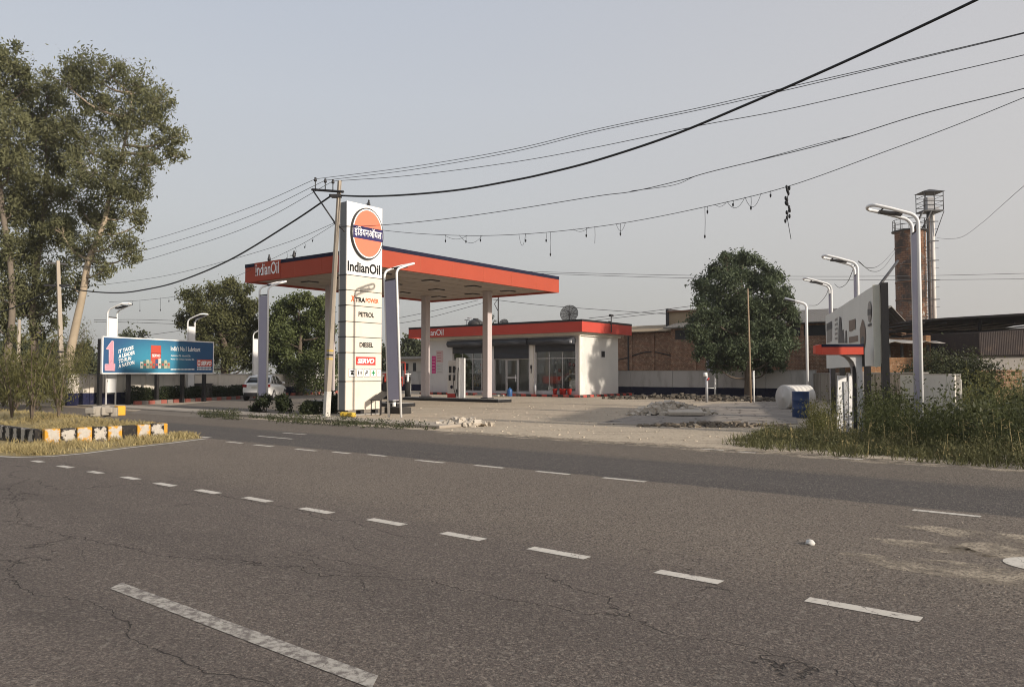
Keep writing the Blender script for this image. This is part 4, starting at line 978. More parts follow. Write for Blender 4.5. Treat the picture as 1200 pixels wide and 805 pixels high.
# hedge at left with its kerb
LEAFD = leaf_mat('dark hedge leaves', (.014, .020, .010), (.045, .055, .022), .5, .15, 3)
def bush(name, label, cat, base, size, n, L=.10, Wd=.055, mt=LEAFD, rz=0, group=None, stems=True, sig=.3, up=0):
    r = thing(name, label, cat, base, rz, group)
    hx, hy, hz = size
    lob = []
    k = max(4, int(hx * hy * hz * 3)); k = min(k, 40)
    for _ in range(k):
        a = random.uniform(0, 6.28); q = random.random() ** .5
        lob.append(((math.cos(a) * q * hx * .42, math.sin(a) * q * hy * .42, hz * random.uniform(.2, .8) * (1 - .25 * q)), min(hx, hy, hz) * random.uniform(.22, .36)))
    tot = sum(R_ * R_ for _, R_ in lob); C_, subs = clumps(lob, 14 / max(R_ for _, R_ in lob) ** 2 / 1.5, n / tot, sig)
    C_ = C_[C_[:, 2] > .02]
    link('foliage', quads_mesh('foliage', leaves(C_, L, Wd, up=up)), mt, r)
    if stems:
        m = MB()
        for c, R_ in lob[:14]: m.tube([(c[0] * .15, c[1] * .15, 0), (c[0] * .6, c[1] * .6, c[2] * .5), (c[0], c[1], c[2] + R_ * .5)], [.022, .015, .006], 5)
        m.build('stems', BARK, r)
    return r
def along_wall(t, off): return wl0 + (ccL - wl0).normalized() * t + Vector((math.cos(ai), math.sin(ai), 0)) * off
def hedge(t0, t1, off, h, label, n):
    a = along_wall(t0, off); b = along_wall(t1, off); L = (b - a).length
    r = thing('hedge', label, 'hedge', a, math.atan2(b.y - a.y, b.x - a.x))
    C_ = np.stack([RNG.uniform(0, L, n), RNG.normal(0, .17, n), RNG.uniform(.05, h, n)], 1)
    C_[:, 2] *= 1 + .10 * np.sin(C_[:, 0] * 2.3) + .07 * np.sin(C_[:, 0] * 5.1)
    link('foliage', quads_mesh('foliage', leaves(C_, .085, .05)), LEAFD, r)
    m = MB()
    for k in range(int(L / .4)): m.tube([(k * .4 + .2, 0, 0), (k * .4 + .2 + random.uniform(-.1, .1), random.uniform(-.1, .1), h * .8)], [.02, .008], 5)
    m.build('stems', BARK, r)
hedge(.8, 7.0, .95, .82, 'clipped dark hedge under the blue billboard', 13000)
hedge(7.3, 13.2, .95, .80, 'looser dark hedge between the billboard and the white car', 11000)
kmt = [mat('faded red kerb', (.33, .10, .075), .85, .2, 5, dirt=.4), mat('grey kerb', (.22, .19, .17), .9, .2, 5, dirt=.4)]
kp = []
for i in range(2):
    b = MB(); b.box((0, 0, .09), (.42, .16, .2)); kp.append(tag(b.build('kerb_block', kmt[i], bevel=.02, rz=BD), ('faded red', 'bare grey')[i] + ' kerb block in the row along the hedge', 'kerb block', 'red and grey kerb blocks along the hedge'))
for k in range(26):
    o = kp[k % 2] if k < 2 else copy_tree(kp[k % 2]); q = along_wall(.9 + k * .49, 1.45 + random.uniform(-.03, .03)); o.location = q; o.rotation_euler = (0, 0, BD + random.uniform(-.05, .05))
kp2 = []
for k in range(9):
    o = copy_tree(kp[0]); o['label'] = 'faded red kerb block in the row before the far dark wall base'; o['group'] = 'red kerb blocks before the far wall'; q = along_wall(17 + k * 1.0, .7); o.location = q
# grey cabinet standing in the hedge
m = MB(); m.b(-.5, .5, -.3, .3, 0, .95); m.b(-.54, .54, -.34, .34, .95, 1.0); tag(m.build('meter_cabinet', mat('dark cabinet', (.06, .055, .05), .6, .2), loc=along_wall(7.15, .8), rz=BD), 'dark grey cabinet in the gap of the hedge under the billboard', 'cabinet')

# --- hoarding at the right
hr = Vector((9.27, 19.9, 0)); hl = Vector((12.3, 30.5, 0)); ha = math.atan2(hl.y - hr.y, hl.x - hr.x); HL = (hl - hr).length
ho = thing('hoarding', 'large faded white hoarding on dark posts at the right boundary', 'hoarding', hr, ha)
hz0, hz1 = 1.76, 3.80
VIN = mat('weathered white vinyl', (.70, .69, .63), .6, .08, .8, .15, dirt=.25, dirtc=(.30, .28, .24))
m = MB(); nx, nz = 40, 10; vs = []
for i in range(nx + 1):
    for j in range(nz + 1):
        x, z = HL * i / nx, hz0 + (hz1 - hz0) * j / nz; vs.append((x, .02 + .006 * math.sin(x * 2.1 + z * 3) + .003 * math.sin(x * 6.3 - z * 5) + (-.05 * max(0, 1 - x / .5) * (1 - j / nz)), z - (.05 * max(0, 1 - x / .6) if j == 0 else 0)))
m.add(vs, [(i * (nz + 1) + j, i * (nz + 1) + j + 1, (i + 1) * (nz + 1) + j + 1, (i + 1) * (nz + 1) + j) for i in range(nx) for j in range(nz)], smooth=True)
m.build('vinyl_sheet', VIN, ho)
m = MB()
for z in (hz0 + .02, (hz0 + hz1) / 2, hz1 - .02): m.b(0, HL, -.12, -.06, z - .03, z + .03)
m.build('frame', DARKM, ho)
for k in range(5): x = HL * k / 4; m = MB(); w_ = .10 if k == 0 else .09; m.b(x - w_ * (.6 if k else 1.2), x + w_, -.30, -.13, 0, hz1 + .03 if k else hz1 + .06); m.build('post', BLACK, ho)
m = MB(); m.b(-.03, -.004, -.12, .045, hz0 - .03, hz1 + .02); m.build('edge_strip', mat('pale torn edge', (.62, .60, .50), .6, .15, 5), ho)
FP = [mat('faded print grey', (.11, .105, .10), .6, .2, 6), mat('faded print tan', (.22, .165, .125), .6, .2, 6), mat('faded print pale', (.30, .28, .25), .6, .15, 6)]
def hx(px, py): s, z, _ = vplane(px, py, hr, ha); return s, z
def hpatch(px0, px1, py0, py1, k, y=.034, nm='print'):
    x0, z1 = hx(px0, py0); x1, z0 = hx(px1, py1); m = MB(); m.b(min(x0, x1), max(x0, x1), y - .003, y, z0, z1); return m.build(nm, FP[k], ho)
def hblob(pts, k, y=.035):
    q = [(lambda s: (s[0], y, s[1]))(hx(*p_)) for p_ in pts]; m = MB(); m.slab(q, (0, -.003, 0)); m.build('print', FP[k], ho, fix=True)
def oval(cx_, cy_, rx, ry, n=18): return [(cx_ + rx * math.cos(a), cy_ + ry * math.sin(a)) for a in np.linspace(0, 6.283, n + 1)[:-1]]
hblob(oval(1020.4, 365.5, 2.1, 12.5), 2); hblob([(1018.4, 362.5), (1022.4, 362), (1022.4, 369), (1018.4, 369.5)], 0, .039)
hpatch(1018.3, 1022.6, 380, 381.5, 0)
hblob([(1009, 386), (1012, 374), (1013.5, 376), (1015.5, 385), (1016, 398), (1014.5, 407), (1011.5, 408), (1009.5, 403)], 1); hblob(oval(1012.6, 401, 2, 7), 0, .039)
hblob([(983.8, 386), (984.8, 371), (986.5, 372), (987.6, 385), (988, 402), (983.6, 402)], 0); hblob([(987.8, 402), (988.2, 387), (989.8, 386), (990.8, 402)], 0); hblob([(991.6, 402), (992, 388), (993.2, 387), (993.8, 402)], 0)
hblob([(996, 376), (1003.8, 373.5), (1003.6, 385.5), (996.4, 388.5)], 1); hblob([(996.2, 395), (1006.8, 393), (1006.8, 400), (996.2, 402)], 1)
for k, (a, b_, y_) in enumerate(((969.6, 976, 381), (969.6, 976.2, 384.5), (969.8, 975.8, 389), (969.8, 976, 392.5), (969.8, 976, 396), (969.8, 976, 399))): hpatch(a, b_, y_ - (.9 if k > 1 else 1.4), y_ + .9, 0 if k < 2 else 2)
for k in range(5): hpatch(979.4, 982.4, 374 + 5.5 * k, 375.2 + 5.5 * k, 2)

# --- entrance totem (red and navy header on a curved post) and white slabs
tb = G(1006, 508.5)
to = thing('entry_totem', 'short station totem with red and navy header on curved grey posts', 'sign', tb, R(-4))
Yt = tb.y
def tl(px, py): p = P(px, py, Yt); return (p - tb).x, p.z
(x0, z1), (x1, z0) = tl(961, 403.6), tl(1008.8, 415.8); zc = tl(980, 406.8)[1]
TR_ = mat('totem red', (.60, .075, .04), .42, .1, 1.5, dirt=.12)
m = MB(); m.b(x0, x1, -.20, .20, z0, zc); m.build('header', TR_, to, bevel=.008)
m = MB(); m.b(x0 - .004, x1 + .004, -.204, .204, zc, z1); m.build('header_cap', NAVY, to)
xl = tl(955.4, 408)[0]; m = MB(); m.add([(xl, -.1, z0 + .03), (x0, -.198, z0), (x0, .198, z0), (xl, .1, z0 + .03), (xl, -.1, z1 - .03), (x0, -.198, z1 - .003), (x0, .198, z1 - .003), (xl, .1, z1 - .03)], [(0, 3, 2, 1), (4, 5, 6, 7), (0, 1, 5, 4), (1, 2, 6, 5), (2, 3, 7, 6), (3, 0, 4, 7)]); m.build('header_nose', TR_, to)
m = MB(); m.b(x1 - .001, x1 + .02, -.205, .205, z0 - .3, z1 + .01); m.build('end_cap', BLACK, to)
POSTG = mat('totem post grey', (.58, .57, .55), .4, .1, 3, dirt=.2)
for dy, dx in ((-.10, 0), (.14, -.04)):
    out = [(988, 416), (994, 418.5), (999, 424), (1002, 432), (1003.6, 444), (1004.2, 470), (1004.2, 508)]
    inn_ = [(1009.3, 508), (1009.3, 470), (1009, 440), (1008.6, 426), (1008.6, 416)]
    q = [(tl(*p_)[0] + dx, dy, max(0, tl(*p_)[1])) for p_ in out + inn_]; m = MB(); m.slab(q[::-1], (0, .05, 0)); m.build('post', POSTG, to, fix=True)
m = MB(); xa, xb = tl(1000, 470)[0], tl(1003.8, 470)[0]; m.b(xa, xb, -.02, .02, 0, 1.75); m.build('inner_post', DARKM, to)
m = MB(); m.b(-.55, .25, -.35, .35, 0, .07); m.build('footing', CONC, to)
for px, w_, h, ln, lb in ((988, .13, 1.50, .02, 'leaning white slab post left of the curved totem post'), (995.5, .06, 1.35, -.05, 'thin grey slat propped behind the totem post'), (999, .05, 1.55, .0, 'narrow white strip standing against the totem post')):
    m = MB(); m.b(-w_, w_, -.02, .02, 0, h); o = m.build('loose_panel', WHITEM if 'white' in lb else GREYM, loc=G(px, 507) + Vector((0, .15, 0)), rz=R(12), bevel=.006); o.rotation_euler = (R(2), ln, R(12)); tag(o, lb, 'panel')
for px, py, w_, h, mt_, lb in ((1018, 500, .12, 1.62, CONC, 'pale concrete stub between the hoarding posts'),):
    m = MB(); m.b(-w_, w_, -w_, w_, 0, h); tag(m.build('concrete_post', mt_, loc=G(px, py) + Vector((0, .4, 0)), rz=ha, bevel=.02), lb, 'post')

# --- cistern, drum, posts near the tree
def lying_tank(c, r, L, an, label):
    t_ = thing('water_cistern', label, 'cistern', c, an); M_ = Matrix.Translation((0, 0, r)) @ Matrix.Rotation(R(90), 4, 'X')
    WT = mat('white tank', (.60, .57, .52), .6, .12, 3, dirt=.4)
    pr = [(0, -L / 2)] + [(r * k, -L / 2 + .035 * (i % 2)) for i, k in enumerate((.15, .17, .35, .37, .55, .57, .75, .77, .94))] + [(r, -L / 2 + .05)]
    for k in range(1, 6): z = -L / 2 + L * k / 6; pr += [(r, z - .04), (r * .97, z - .02), (r * .97, z + .02), (r, z + .04)]
    pr += [(r, L / 2 - .04), (r * .9, L / 2), (0, L / 2)]
    m = MB(); m.lathe(pr, M=M_, seg=32); m.build('barrel', WT, t_, fix=True)
    m = MB(); m.lathe([(r * .2, L / 2), (r * .3, L / 2 + .1), (0, L / 2 + .12)], M=M_, seg=20); m.build('neck', BLACK, t_)
    m = MB(); m.box((.35, -.3, .07), (.14, .3, .14)); m.build('chock', CONC, t_); m = MB(); m.box((-.35, .3, .07), (.14, .3, .14)); m.build('chock', CONC, t_)
cb = G(928, 480.2)
lying_tank(cb + Vector((.35, .5, 0)), .53, 1.35, R(108), 'white round water cistern lying on its side behind the blue drum')
m = MB(); m.lathe([(0, 0), (.28, 0), (.29, .03), (.285, .3), (.297, .32), (.285, .34), (.285, .6), (.297, .62), (.285, .64), (.285, .88), (.297, .92), (.27, .93), (.26, .89), (0, .89)], seg=28)
tag(m.build('oil_drum', mat('blue drum paint', (.022, .048, .13), .45, .2, 3, dirt=.35), loc=G(938.5, 489.5)), 'dark blue drum standing among the weeds before the white cistern', 'drum')
p = G(880, 472.5); h = P(876.3, 338.6, p.y)
m = MB(); m.tube([(0, 0, 0), (-.03, 0, 2.5), (h.x - p.x, 0, h.z)], [.055, .048, .035], 8); tag(m.build('bamboo_pole', WOOD, loc=p), 'tall thin bamboo pole standing against the round tree', 'pole')
p = G(883.5, 472.3); m = MB(); m.cyl((0, 0, 0), (0, 0, 1.68), .045); m.cyl((0, 0, 1.68), (0, 0, 1.71), .055); tag(m.build('pipe_post', WHITE, loc=p), 'short white pipe post beside the bamboo pole', 'post')
p = G(828.3, 471.5); r = thing('standpipe', 'grey standpipe with white cap before the rear wall', 'standpipe', p)
m = MB(); m.cyl((0, 0, 0), (0, 0, 1.45), .075); m.build('pipe', GREYM, r); m = MB(); m.cyl((-.06, 0, 1.40), (-.06, 0, 1.62), .12, .10, 12); m.build('cap', WHITE, r); m = MB(); m.cyl((.0, -.08, 1.2), (.12, -.08, 1.32), .04); m.build('valve', REDP, r)
m = MB(); m.box((0, 0, .6), (.75, .06, .06)); 
p2 = G(836, 466); m = MB(); m.tube([(-.42, 0, .62), (.10, 0, .62)], .03, 6); m.tube([(.12, 0, 0), (.12, 0, 1.95)], .06, 8); tag(m.build('pipe_rail', WHITE, loc=p2), 'white post with a side rail against the rear wall', 'post')

# --- heaps
def heap(name, label, c, rx, ry, h, n, mt, s=(.05, .22), kind=None):
    m = MB()
    for _ in range(n):
        a = random.uniform(0, 6.28); q = random.random() ** .7; x, y = rx * q * math.cos(a), ry * q * math.sin(a); z = max(0, h * (1 - q ** 1.5)) * random.uniform(.5, 1)
        d = random.uniform(*s); M_ = Matrix.Rotation(random.uniform(0, 3), 4, 'Z') @ Matrix.Rotation(random.uniform(-.5, .5), 4, 'X')
        k = len(m.v); m.box((x, y, z + d * .2), (d * random.uniform(.7, 1.4), d * random.uniform(.6, 1.1), d * random.uniform(.4, .8)), M=M_)
        for i in range(k, k + 8): m.v[i] = tuple(v + random.uniform(-.16, .16) * d for v in m.v[i])
    o = m.build(name, mt, loc=c); tag(o, label, 'rubble', kind='stuff')
    return o
PALE = mat('broken pale concrete', (.50, .44, .36), .95, .3, 3, .3, dirt=.4)
DKR = mat('dark broken soil', (.20, .165, .125), .95, .35, 3, .4)
DKR2 = mat('darker rubble', (.105, .088, .068), .95, .35, 3, .4)  # darker rubble colour for the heaps by the wall and tree
heap('rubble_heap', 'pale heap of broken concrete in the middle of the forecourt', G(786, 486.5), 1.65, .9, .46, 420, PALE, (.05, .24))
m = MB(); m.box((0, 0, .16), (1.25, .7, .12), M=Matrix.Rotation(.12, 4, 'X')); tag(m.build('broken_slab', PALE, loc=G(803, 488), rz=R(-5), bevel=.015), 'flat pale concrete slab tipped on the edge of the rubble heap', 'slab')
heap('rubble_heap', 'small pale rubble heap at the roadside right of the leaning lamp', G(541, 499.5), .85, .35, .22, 110, PALE, (.06, .2))
heap('rubble_heap', 'dark soil and stones heaped along the broken edge of the concrete pad', G(835, 500), 2.2, .5, .12, 220, DKR, (.03, .13))
heap('rubble_heap', 'low scatter of dark rubble at the foot of the rear wall', G(800, 467.5), 5.0, .9, .22, 300, DKR2, (.06, .26))
heap('rubble_heap', 'low scatter of dark stones at the root of the round tree', G(880, 470), 3.2, .8, .2, 160, DKR2, (.06, .25))
# loose stones over the forecourt and verge
m = MB()
for _ in range(420):
    px, py = random.uniform(480, 935), 474 + 44 * random.random() ** 1.2; c = G(px, py)
    if c.dot(RN) < 15.3 or c.dot(RN) > 45: continue
    d = random.uniform(.015, .05); k = len(m.v); m.box((c.x, c.y, d * .25), (d * 1.3, d, d * .7), random.uniform(0, 3))
    for i in range(k, k + 8): m.v[i] = tuple(v + random.uniform(-.2, .2) * d for v in m.v[i])
m.build('gravel', mat('loose stones', (.50, .43, .33), .95, .35, 2), kind='stuff')
m = MB()
for _ in range(260):
    px, py = random.uniform(420, 1200), random.uniform(560, 720) ; c = G(px, py)
    if not 5.9 < c.dot(RN) < 9.7: continue
    d = random.uniform(.004, .011); k = len(m.v); m.box((c.x, c.y, .005 + d * .2), (d * 1.3, d, d * .7), random.uniform(0, 3))
m.build('road_chips', mat('pale chips', (.34, .29, .23), .95, .3, 9), kind='stuff')
m = MB(); m.lathe([(0, 0), (.036, .0), (.045, .014), (.03, .034), (.012, .042), (0, .043)], seg=9); m.lathe([(0, 0), (.026, .0), (.034, .012), (.016, .025), (0, .026)], (.055, .01, 0), seg=7)
o = m.build('white_scrap', mat('crumpled white plastic', (.72, .69, .63), .6, .2, 20, .6), loc=G(949, 638.5) + Vector((0, 0, .006)), rz=1.1, fix=True); tag(o, 'small crumpled white scrap lying alone on the road', 'litter')
for v in o.data.vertices: v.co += Vector([random.uniform(-.009, .009) for _ in range(3)])

# --- warehouse range beyond the rear wall
def brick_mat(name, c1, c2, mortar, sc=1.0):
    t = NT(name); b = t.n.new('ShaderNodeTexBrick'); b.inputs['Scale'].default_value = 2.6 * sc
    b.inputs['Color1'].default_value = rgb(*c1); b.inputs['Color2'].default_value = rgb(*c2); b.inputs['Mortar'].default_value = rgb(*mortar); b.inputs['Mortar Size'].default_value = .022
    x, y, z = t.sep(); cb_ = t.n.new('ShaderNodeCombineXYZ'); t.l.new(t.math('ADD', x, y), cb_.inputs[0]); t.l.new(z, cb_.inputs[1]); t.l.new(cb_.outputs[0], b.inputs['Vector'])
    col = t.mix(t.math('MULTIPLY', t.step(t.noise(.6, 7, .65), .42, .7), .55), b.outputs[0], rgb(.13, .085, .055))
    col = t.mix(t.math('MULTIPLY', t.step(t.noise(3.5, 6, .75), .50, .62), .7), col, rgb(.42, .29, .19)); col = t.mix(t.math('MULTIPLY', t.step(t.noise(5, 6, .75, co=t.map((1, 1, 1.6))), .54, .64), .65), col, rgb(.07, .045, .03))
    t.bump(b.outputs[1], .4, .02); return t.done(col, .95, 0, .1)
BR = brick_mat('old brown brick', (.27, .135, .08), (.17, .085, .05), (.33, .26, .19))
BR2 = brick_mat('orange brick', (.34, .17, .08), (.26, .125, .06), (.30, .22, .14))
def sheet_mat(name, a, b, fq=20, axis=0):
    t = NT(name); s = t.sep()[axis]; k = t.math('SINE', t.math('MULTIPLY', s, fq)); n = t.noise(.8, 7, .65)
    col = t.mix(n, rgb(*a), rgb(*b)); col = t.mix(t.math('MULTIPLY', t.step(t.noise(2, 6, .7), .5, .75), .5), col, rgb(.12, .085, .06)); t.bump(k, .6, .03); return t.done(col, .85, .0, .2)
ROOFG = sheet_mat('grey corrugated roof', (.12, .11, .098), (.22, .205, .185)); ROOFT = sheet_mat('tan rusted roof', (.26, .19, .12), (.38, .30, .20))
def whs(label, px0, px1, ptop, Yo, depth, roofdz, rm, run=4.0, bm=BR, piers=3):
    O = ccR + SN * Yo; a, z, _ = vplane(px0, ptop, O, ST); b_, z2, _ = vplane(px1, ptop, O, ST); z = (z + z2) / 2 if abs(z - z2) < .4 else z
    r = thing('warehouse', label, 'warehouse', O + SE * a, ST); L = b_ - a
    m = MB(); m.b(0, L, 0, .3, 0, z); m.b(0, .3, .3, depth, 0, z); m.b(L - .3, L, .3, depth, 0, z); m.b(.3, L - .3, depth - .3, depth, 0, z + .01); m.build('wall', bm, r)
    m = MB(); ov = .45
    m.add([(-ov, -ov, z + .03), (L + ov, -ov, z + .03), (L + ov, run, z + roofdz), (-ov, run, z + roofdz), (L + ov, depth + ov, z + .05), (-ov, depth + ov, z + .05),
           (-ov, -ov, z + .10), (L + ov, -ov, z + .10), (L + ov, run, z + roofdz + .07), (-ov, run, z + roofdz + .07), (L + ov, depth + ov, z + .12), (-ov, depth + ov, z + .12)],
          [(0, 3, 2, 1), (3, 5, 4, 2), (6, 7, 8, 9), (9, 8, 10, 11), (0, 1, 7, 6), (4, 5, 11, 10), (1, 2, 8, 7), (2, 4, 10, 8), (0, 6, 9, 3), (3, 9, 11, 5)]); m.build('roof', rm, r)
    m = MB()
    for k in range(1, piers + 1): x = L * k / (piers + 1); m.b(x - .12, x + .12, -.10, -.001, 0, z - .05)
    m.build('piers', BR, r)
    m = MB()
    for k in range(piers): x = L * (k + .9) / (piers + 1); m.b(x - .05, x + .05, -.16, -.105, 0, z - .1) if k % 2 else None
    if m.v: m.build('downpipe', DARKM, r)
    return r, L, z
r1, L1, z1_ = whs('long low brick warehouse with rusty sheet roof beside the shop', 690, 793, 390.5, 6.5, 12, .75, ROOFT, 3.5)
m = MB(); m.tube([(x_, -.05, 2.9 + .25 * math.cos(x_ * 1.1) + .3 * (x_ / 9)) for x_ in np.linspace(1, L1, 20)], .04, 5); m.build('loose_cable', BLACK, r1)
r2, L2, z2_ = whs('taller brick warehouse behind the round tree', 786, 1012, 385.5, 6.0, 14, 1.45, ROOFG, 6.5, BR, 6)
m = MB(); m.b(.4, L2 - .4, -.04, -.002, z2_ - .85, z2_ - .12); m.build('eaves_opening', BLACK, r2)
O = ccR + SN * 8; a, z, _ = vplane(784, 366, O, ST); b_, zb, _ = vplane(822, 383, O, ST)
r = thing('roof_monitor', 'boarded tan loft box rising above the brick warehouse roofs', 'loft', O + SE * a, ST)
m = MB(); m.b(0, b_ - a, 0, 3, zb, z); m.build('boarding', mat('tan boards', (.33, .25, .16), .9, .3, 2, .2), r); m = MB(); m.b(-.25, 0, -.1, 3.1, 0, z + .3); m.b(0, b_ - a, .5, 2.9, 0, zb); m.build('frame', DARKM, r); m = MB(); m.b(-.1, b_ - a + .2, -.2, 3.2, z + .001, z + .08); m.build('cap_sheet', RUST, r)
# --- silo and elevator tower
sb = Vector(((1069.3 - 600) / F * 95, 95, 0)); SR_ = 1.72
def silo_mat():
    t = NT('rusting silo plate'); x, y, z = t.sep(); ang = t.math('ARCTAN2', y, x)
    cv = t.n.new('ShaderNodeCombineXYZ'); t.l.new(t.math('MULTIPLY', ang, 1.75), cv.inputs[0]); t.l.new(z, cv.inputs[1])
    b = t.n.new('ShaderNodeTexBrick'); b.inputs['Scale'].default_value = .9; b.inputs['Mortar Size'].default_value = .02; b.inputs['Color1'].default_value = rgb(.17, .085, .05); b.inputs['Color2'].default_value = rgb(.25, .13, .075); b.inputs['Mortar'].default_value = rgb(.05, .03, .02)
    t.l.new(cv.outputs[0], b.inputs['Vector'])
    col = t.mix(t.step(t.noise(.9, 7, .7), .51, .57), b.outputs[0], rgb(.42, .385, .34)); col = t.mix(t.step(t.noise(.45, 6, .65), .46, .60), col, rgb(.055, .038, .030))
    return t.done(col, .85, 0, .2)
si = thing('silo', 'tall rusty cylindrical silo rising behind the sheds', 'silo', sb); sh_ = 1.55 + (HOR - 270) * 95 / F
m = MB(); m.lathe([(SR_, 0), (SR_, sh_)], seg=40); m.build('shell', silo_mat(), si, fix=False)
m = MB(); m.lathe([(0, sh_ + .3), (SR_ + .35, sh_), (SR_ + .35, sh_ - .12), (SR_, sh_ - .12)], seg=40); m.build('roof', DARKM, si)
m = MB()
for k in range(1, 9): z = sh_ * k / 9; m.lathe([(SR_, z - .05), (SR_ + .06, z - .05), (SR_ + .06, z + .05), (SR_, z + .05)], seg=40)
m.build('hoops', RUST, si)
m = MB()
for a in np.linspace(0, 6.283, 13)[:-1]: m.cyl((1.9 * math.cos(a), 1.9 * math.sin(a), sh_), (1.9 * math.cos(a), 1.9 * math.sin(a), sh_ + 1.3), .04, seg=5)
for z in (.65, 1.3): m.tube([(1.9 * math.cos(a), 1.9 * math.sin(a), sh_ + z) for a in np.linspace(0, 6.283, 29)], .035, 5)
m.build('railing', DARKM, si)
m = MB()
for dx in (-.25, .25): m.tube([(1.2 + dx, -1.55, 0), (1.2 + dx, -1.55, sh_ + 1.2)], .035, 5)
for k in range(44): m.cyl((.95, -1.55, .4 * k + .3), (1.45, -1.55, .4 * k + .3), .022, seg=4)
for k in range(16): z = 3 + k * .95; m.tube([(1.2 + .38 * math.cos(a), -1.6 - .62 * math.sin(a), z) for a in np.linspace(0, math.pi, 8)], .022, 4)
m.build('ladder', DARKM, si)
eb = Vector(((1093.5 - 600) / F * 97, 97, 0)); ezt = 1.55 + (HOR - 248) * 97 / F
el = thing('elevator_tower', 'slim grain elevator tower with railed cabin beside the rusty silo', 'tower', eb)
m = MB(); m.cyl((-.25, 0, 0), (-.25, 0, ezt), .2, seg=14); m.build('dark_leg', mat('dark brown leg', (.09, .065, .05), .8, .3, 1.5, dirt=.4), el); m = MB(); m.cyl((.27, 0, 0), (.27, 0, ezt), .24, seg=14); m.build('pale_leg', mat('pale galvanised leg', (.66, .62, .57), .6, .25, 1.2, dirt=.5), el)
m = MB()
for k in range(9): z = 1 + k * (ezt - 1) / 8.5; m.b(-.55, .85, -.30, -.26, z, z + .1); m.b(.4, .8, -.3, -.26, z - .9, z - .85)
m.b(-1.25, 1.15, -1.0, 1.0, ezt, ezt + .15); m.build('platform', DARKM, el)
m = MB(); zt = ezt + .15
for x in (-1.2, 0, 1.1):
    for y in (-1.05, 1.05): m.cyl((x, y, zt), (x, y, zt + 2.35), .05, seg=5)
for z in (.55, 1.1, 1.75):
    m.tube([(-1.2, -1.05, zt + z), (1.1, -1.05, zt + z), (1.1, 1.05, zt + z), (-1.2, 1.05, zt + z), (-1.2, -1.05, zt + z)], .04, 5)
m.tube([(1.2, -1, ezt), (.4, -.3, ezt - 3)], .05, 5); m.tube([(-1.4, -1, ezt), (-2.6, 0, ezt - 3.2)], .12, 6); m.tube([(-.4, -1, ezt), (-1.9, 0, ezt - 3.8)], .12, 6); m.build('railing', DARKM, el)
m = MB(); m.b(-.55, .35, -.5, .5, zt, zt + 1.7); m.b(.45, .95, -.4, .4, zt, zt + .5); m.build('head_box', GREYM, el)
m = MB(); m.add([(-1.4, -1.2, zt + 2.3), (1.3, -1.2, zt + 2.3), (1.3, 1.2, zt + 2.3), (-1.4, 1.2, zt + 2.3), (0, 0, zt + 2.8)], [(3, 2, 1, 0), (0, 1, 4), (1, 2, 4), (2, 3, 4), (3, 0, 4)]); m.build('roof', DARKM, el)
# --- sheds at the right
SHR = sheet_mat('dark shed roof sheet', (.035, .030, .028), (.06, .052, .046), 14)  # near-black mottled sheet colour over the whole roof
osd = thing('open_shed', 'wide open shed with flat dark sheet roof on steel posts at the right', 'shed', (0, 0, 0))
zr = 4.72
q = [P(1034, 366, 60), P(1068, 373, 47), P(1107, 375.6, 45), P(1215, 382.5, 41.5), P(1215, 385.5, 47), P(1157, 391, 60.5), P(1098, 389.2, 62), P(1048, 377, 63)]
q = [Vector((p_.x, p_.y, zr + (.55 if i in (0,) else .2 if i == 7 else 0) + .012 * (p_.x - 20))) for i, p_ in enumerate(q)]
m = MB(); m.slab(q[::-1], (0, 0, -.12)); m.build('roof', SHR, osd, fix=True)
for x, y in ((24.0, 46.5), (27.0, 45), (31, 59), (28, 61), (24.5, 61), (36.5, 59.5)): m = MB(); m.cyl((x, y, 0), (x, y, zr - .10 + .012 * (x - 20)), .09); m.build('post', DARKM, osd)
m = MB()
for k in range(12): x = 22.5 + k * 1.3; m.tube([(x, 45 if x > 23 else 50, zr - .22), (x + 1.5, 61, zr - .22)], .045, 5)
for y in (60, 53): m.tube([(24, y, zr - .35), (38, y, zr - .22)], .06, 5); m.tube([(24, y, zr - .7), (38, y, zr - .55)], .05, 5)
for k in range(14): m.tube([(24 + k, 60, zr - .7), (24.5 + k, 60, zr - .33), (25 + k, 60, zr - .68)], .03, 4)
m.build('truss', DARKM, osd)
sd = thing('dark_shed', 'dark sided shed with pale lower wall at the right edge', 'shed', P(1147, 430, 42) * 1, R(8)); sd.location.z = 0
hz_ = lambda py, Y: H + (HOR - py) * Y / F
m = MB(); m.b(0, 9, 0, 6, 0, hz_(417, 42)); m.build('lower_wall', mat('grey plaster', (.26, .24, .22), .9, .2, 1), sd)
m = MB(); m.add([(-.15, -.3, hz_(416.5, 42)), (9.2, -.3, hz_(414, 42)), (9.2, -.25, hz_(378, 42)), (-.15, -.25, hz_(390, 42)), (-.15, 6.2, hz_(390, 42) + .2), (9.2, 6.2, hz_(378, 42) + .2), (-.15, 6.2, hz_(416, 42)), (9.2, 6.2, hz_(416, 42))], [(0, 1, 2, 3), (3, 2, 5, 4), (4, 5, 7, 6), (0, 3, 4, 6), (1, 7, 5, 2), (0, 6, 7, 1)]); m.build('sheet_cladding', sheet_mat('dark brown cladding', (.034, .026, .024), (.046, .036, .033), 60), sd)
m = MB(); m.b(1.15, 1.25, -.08, -.002, 0, 1.9); m.build('trim', GREYM, sd)
m = MB(); m.b(0, 2.0, 0, .25, 0, 1.65); m.b(-.05, 2.05, -.05, .3, 1.65, 1.73); p = P(1150, 450, 36); tag(m.build('brick_wall', BR, loc=(p.x, p.y, 0), rz=R(5)), 'low dark brick wall before the shed at the right edge', 'wall')
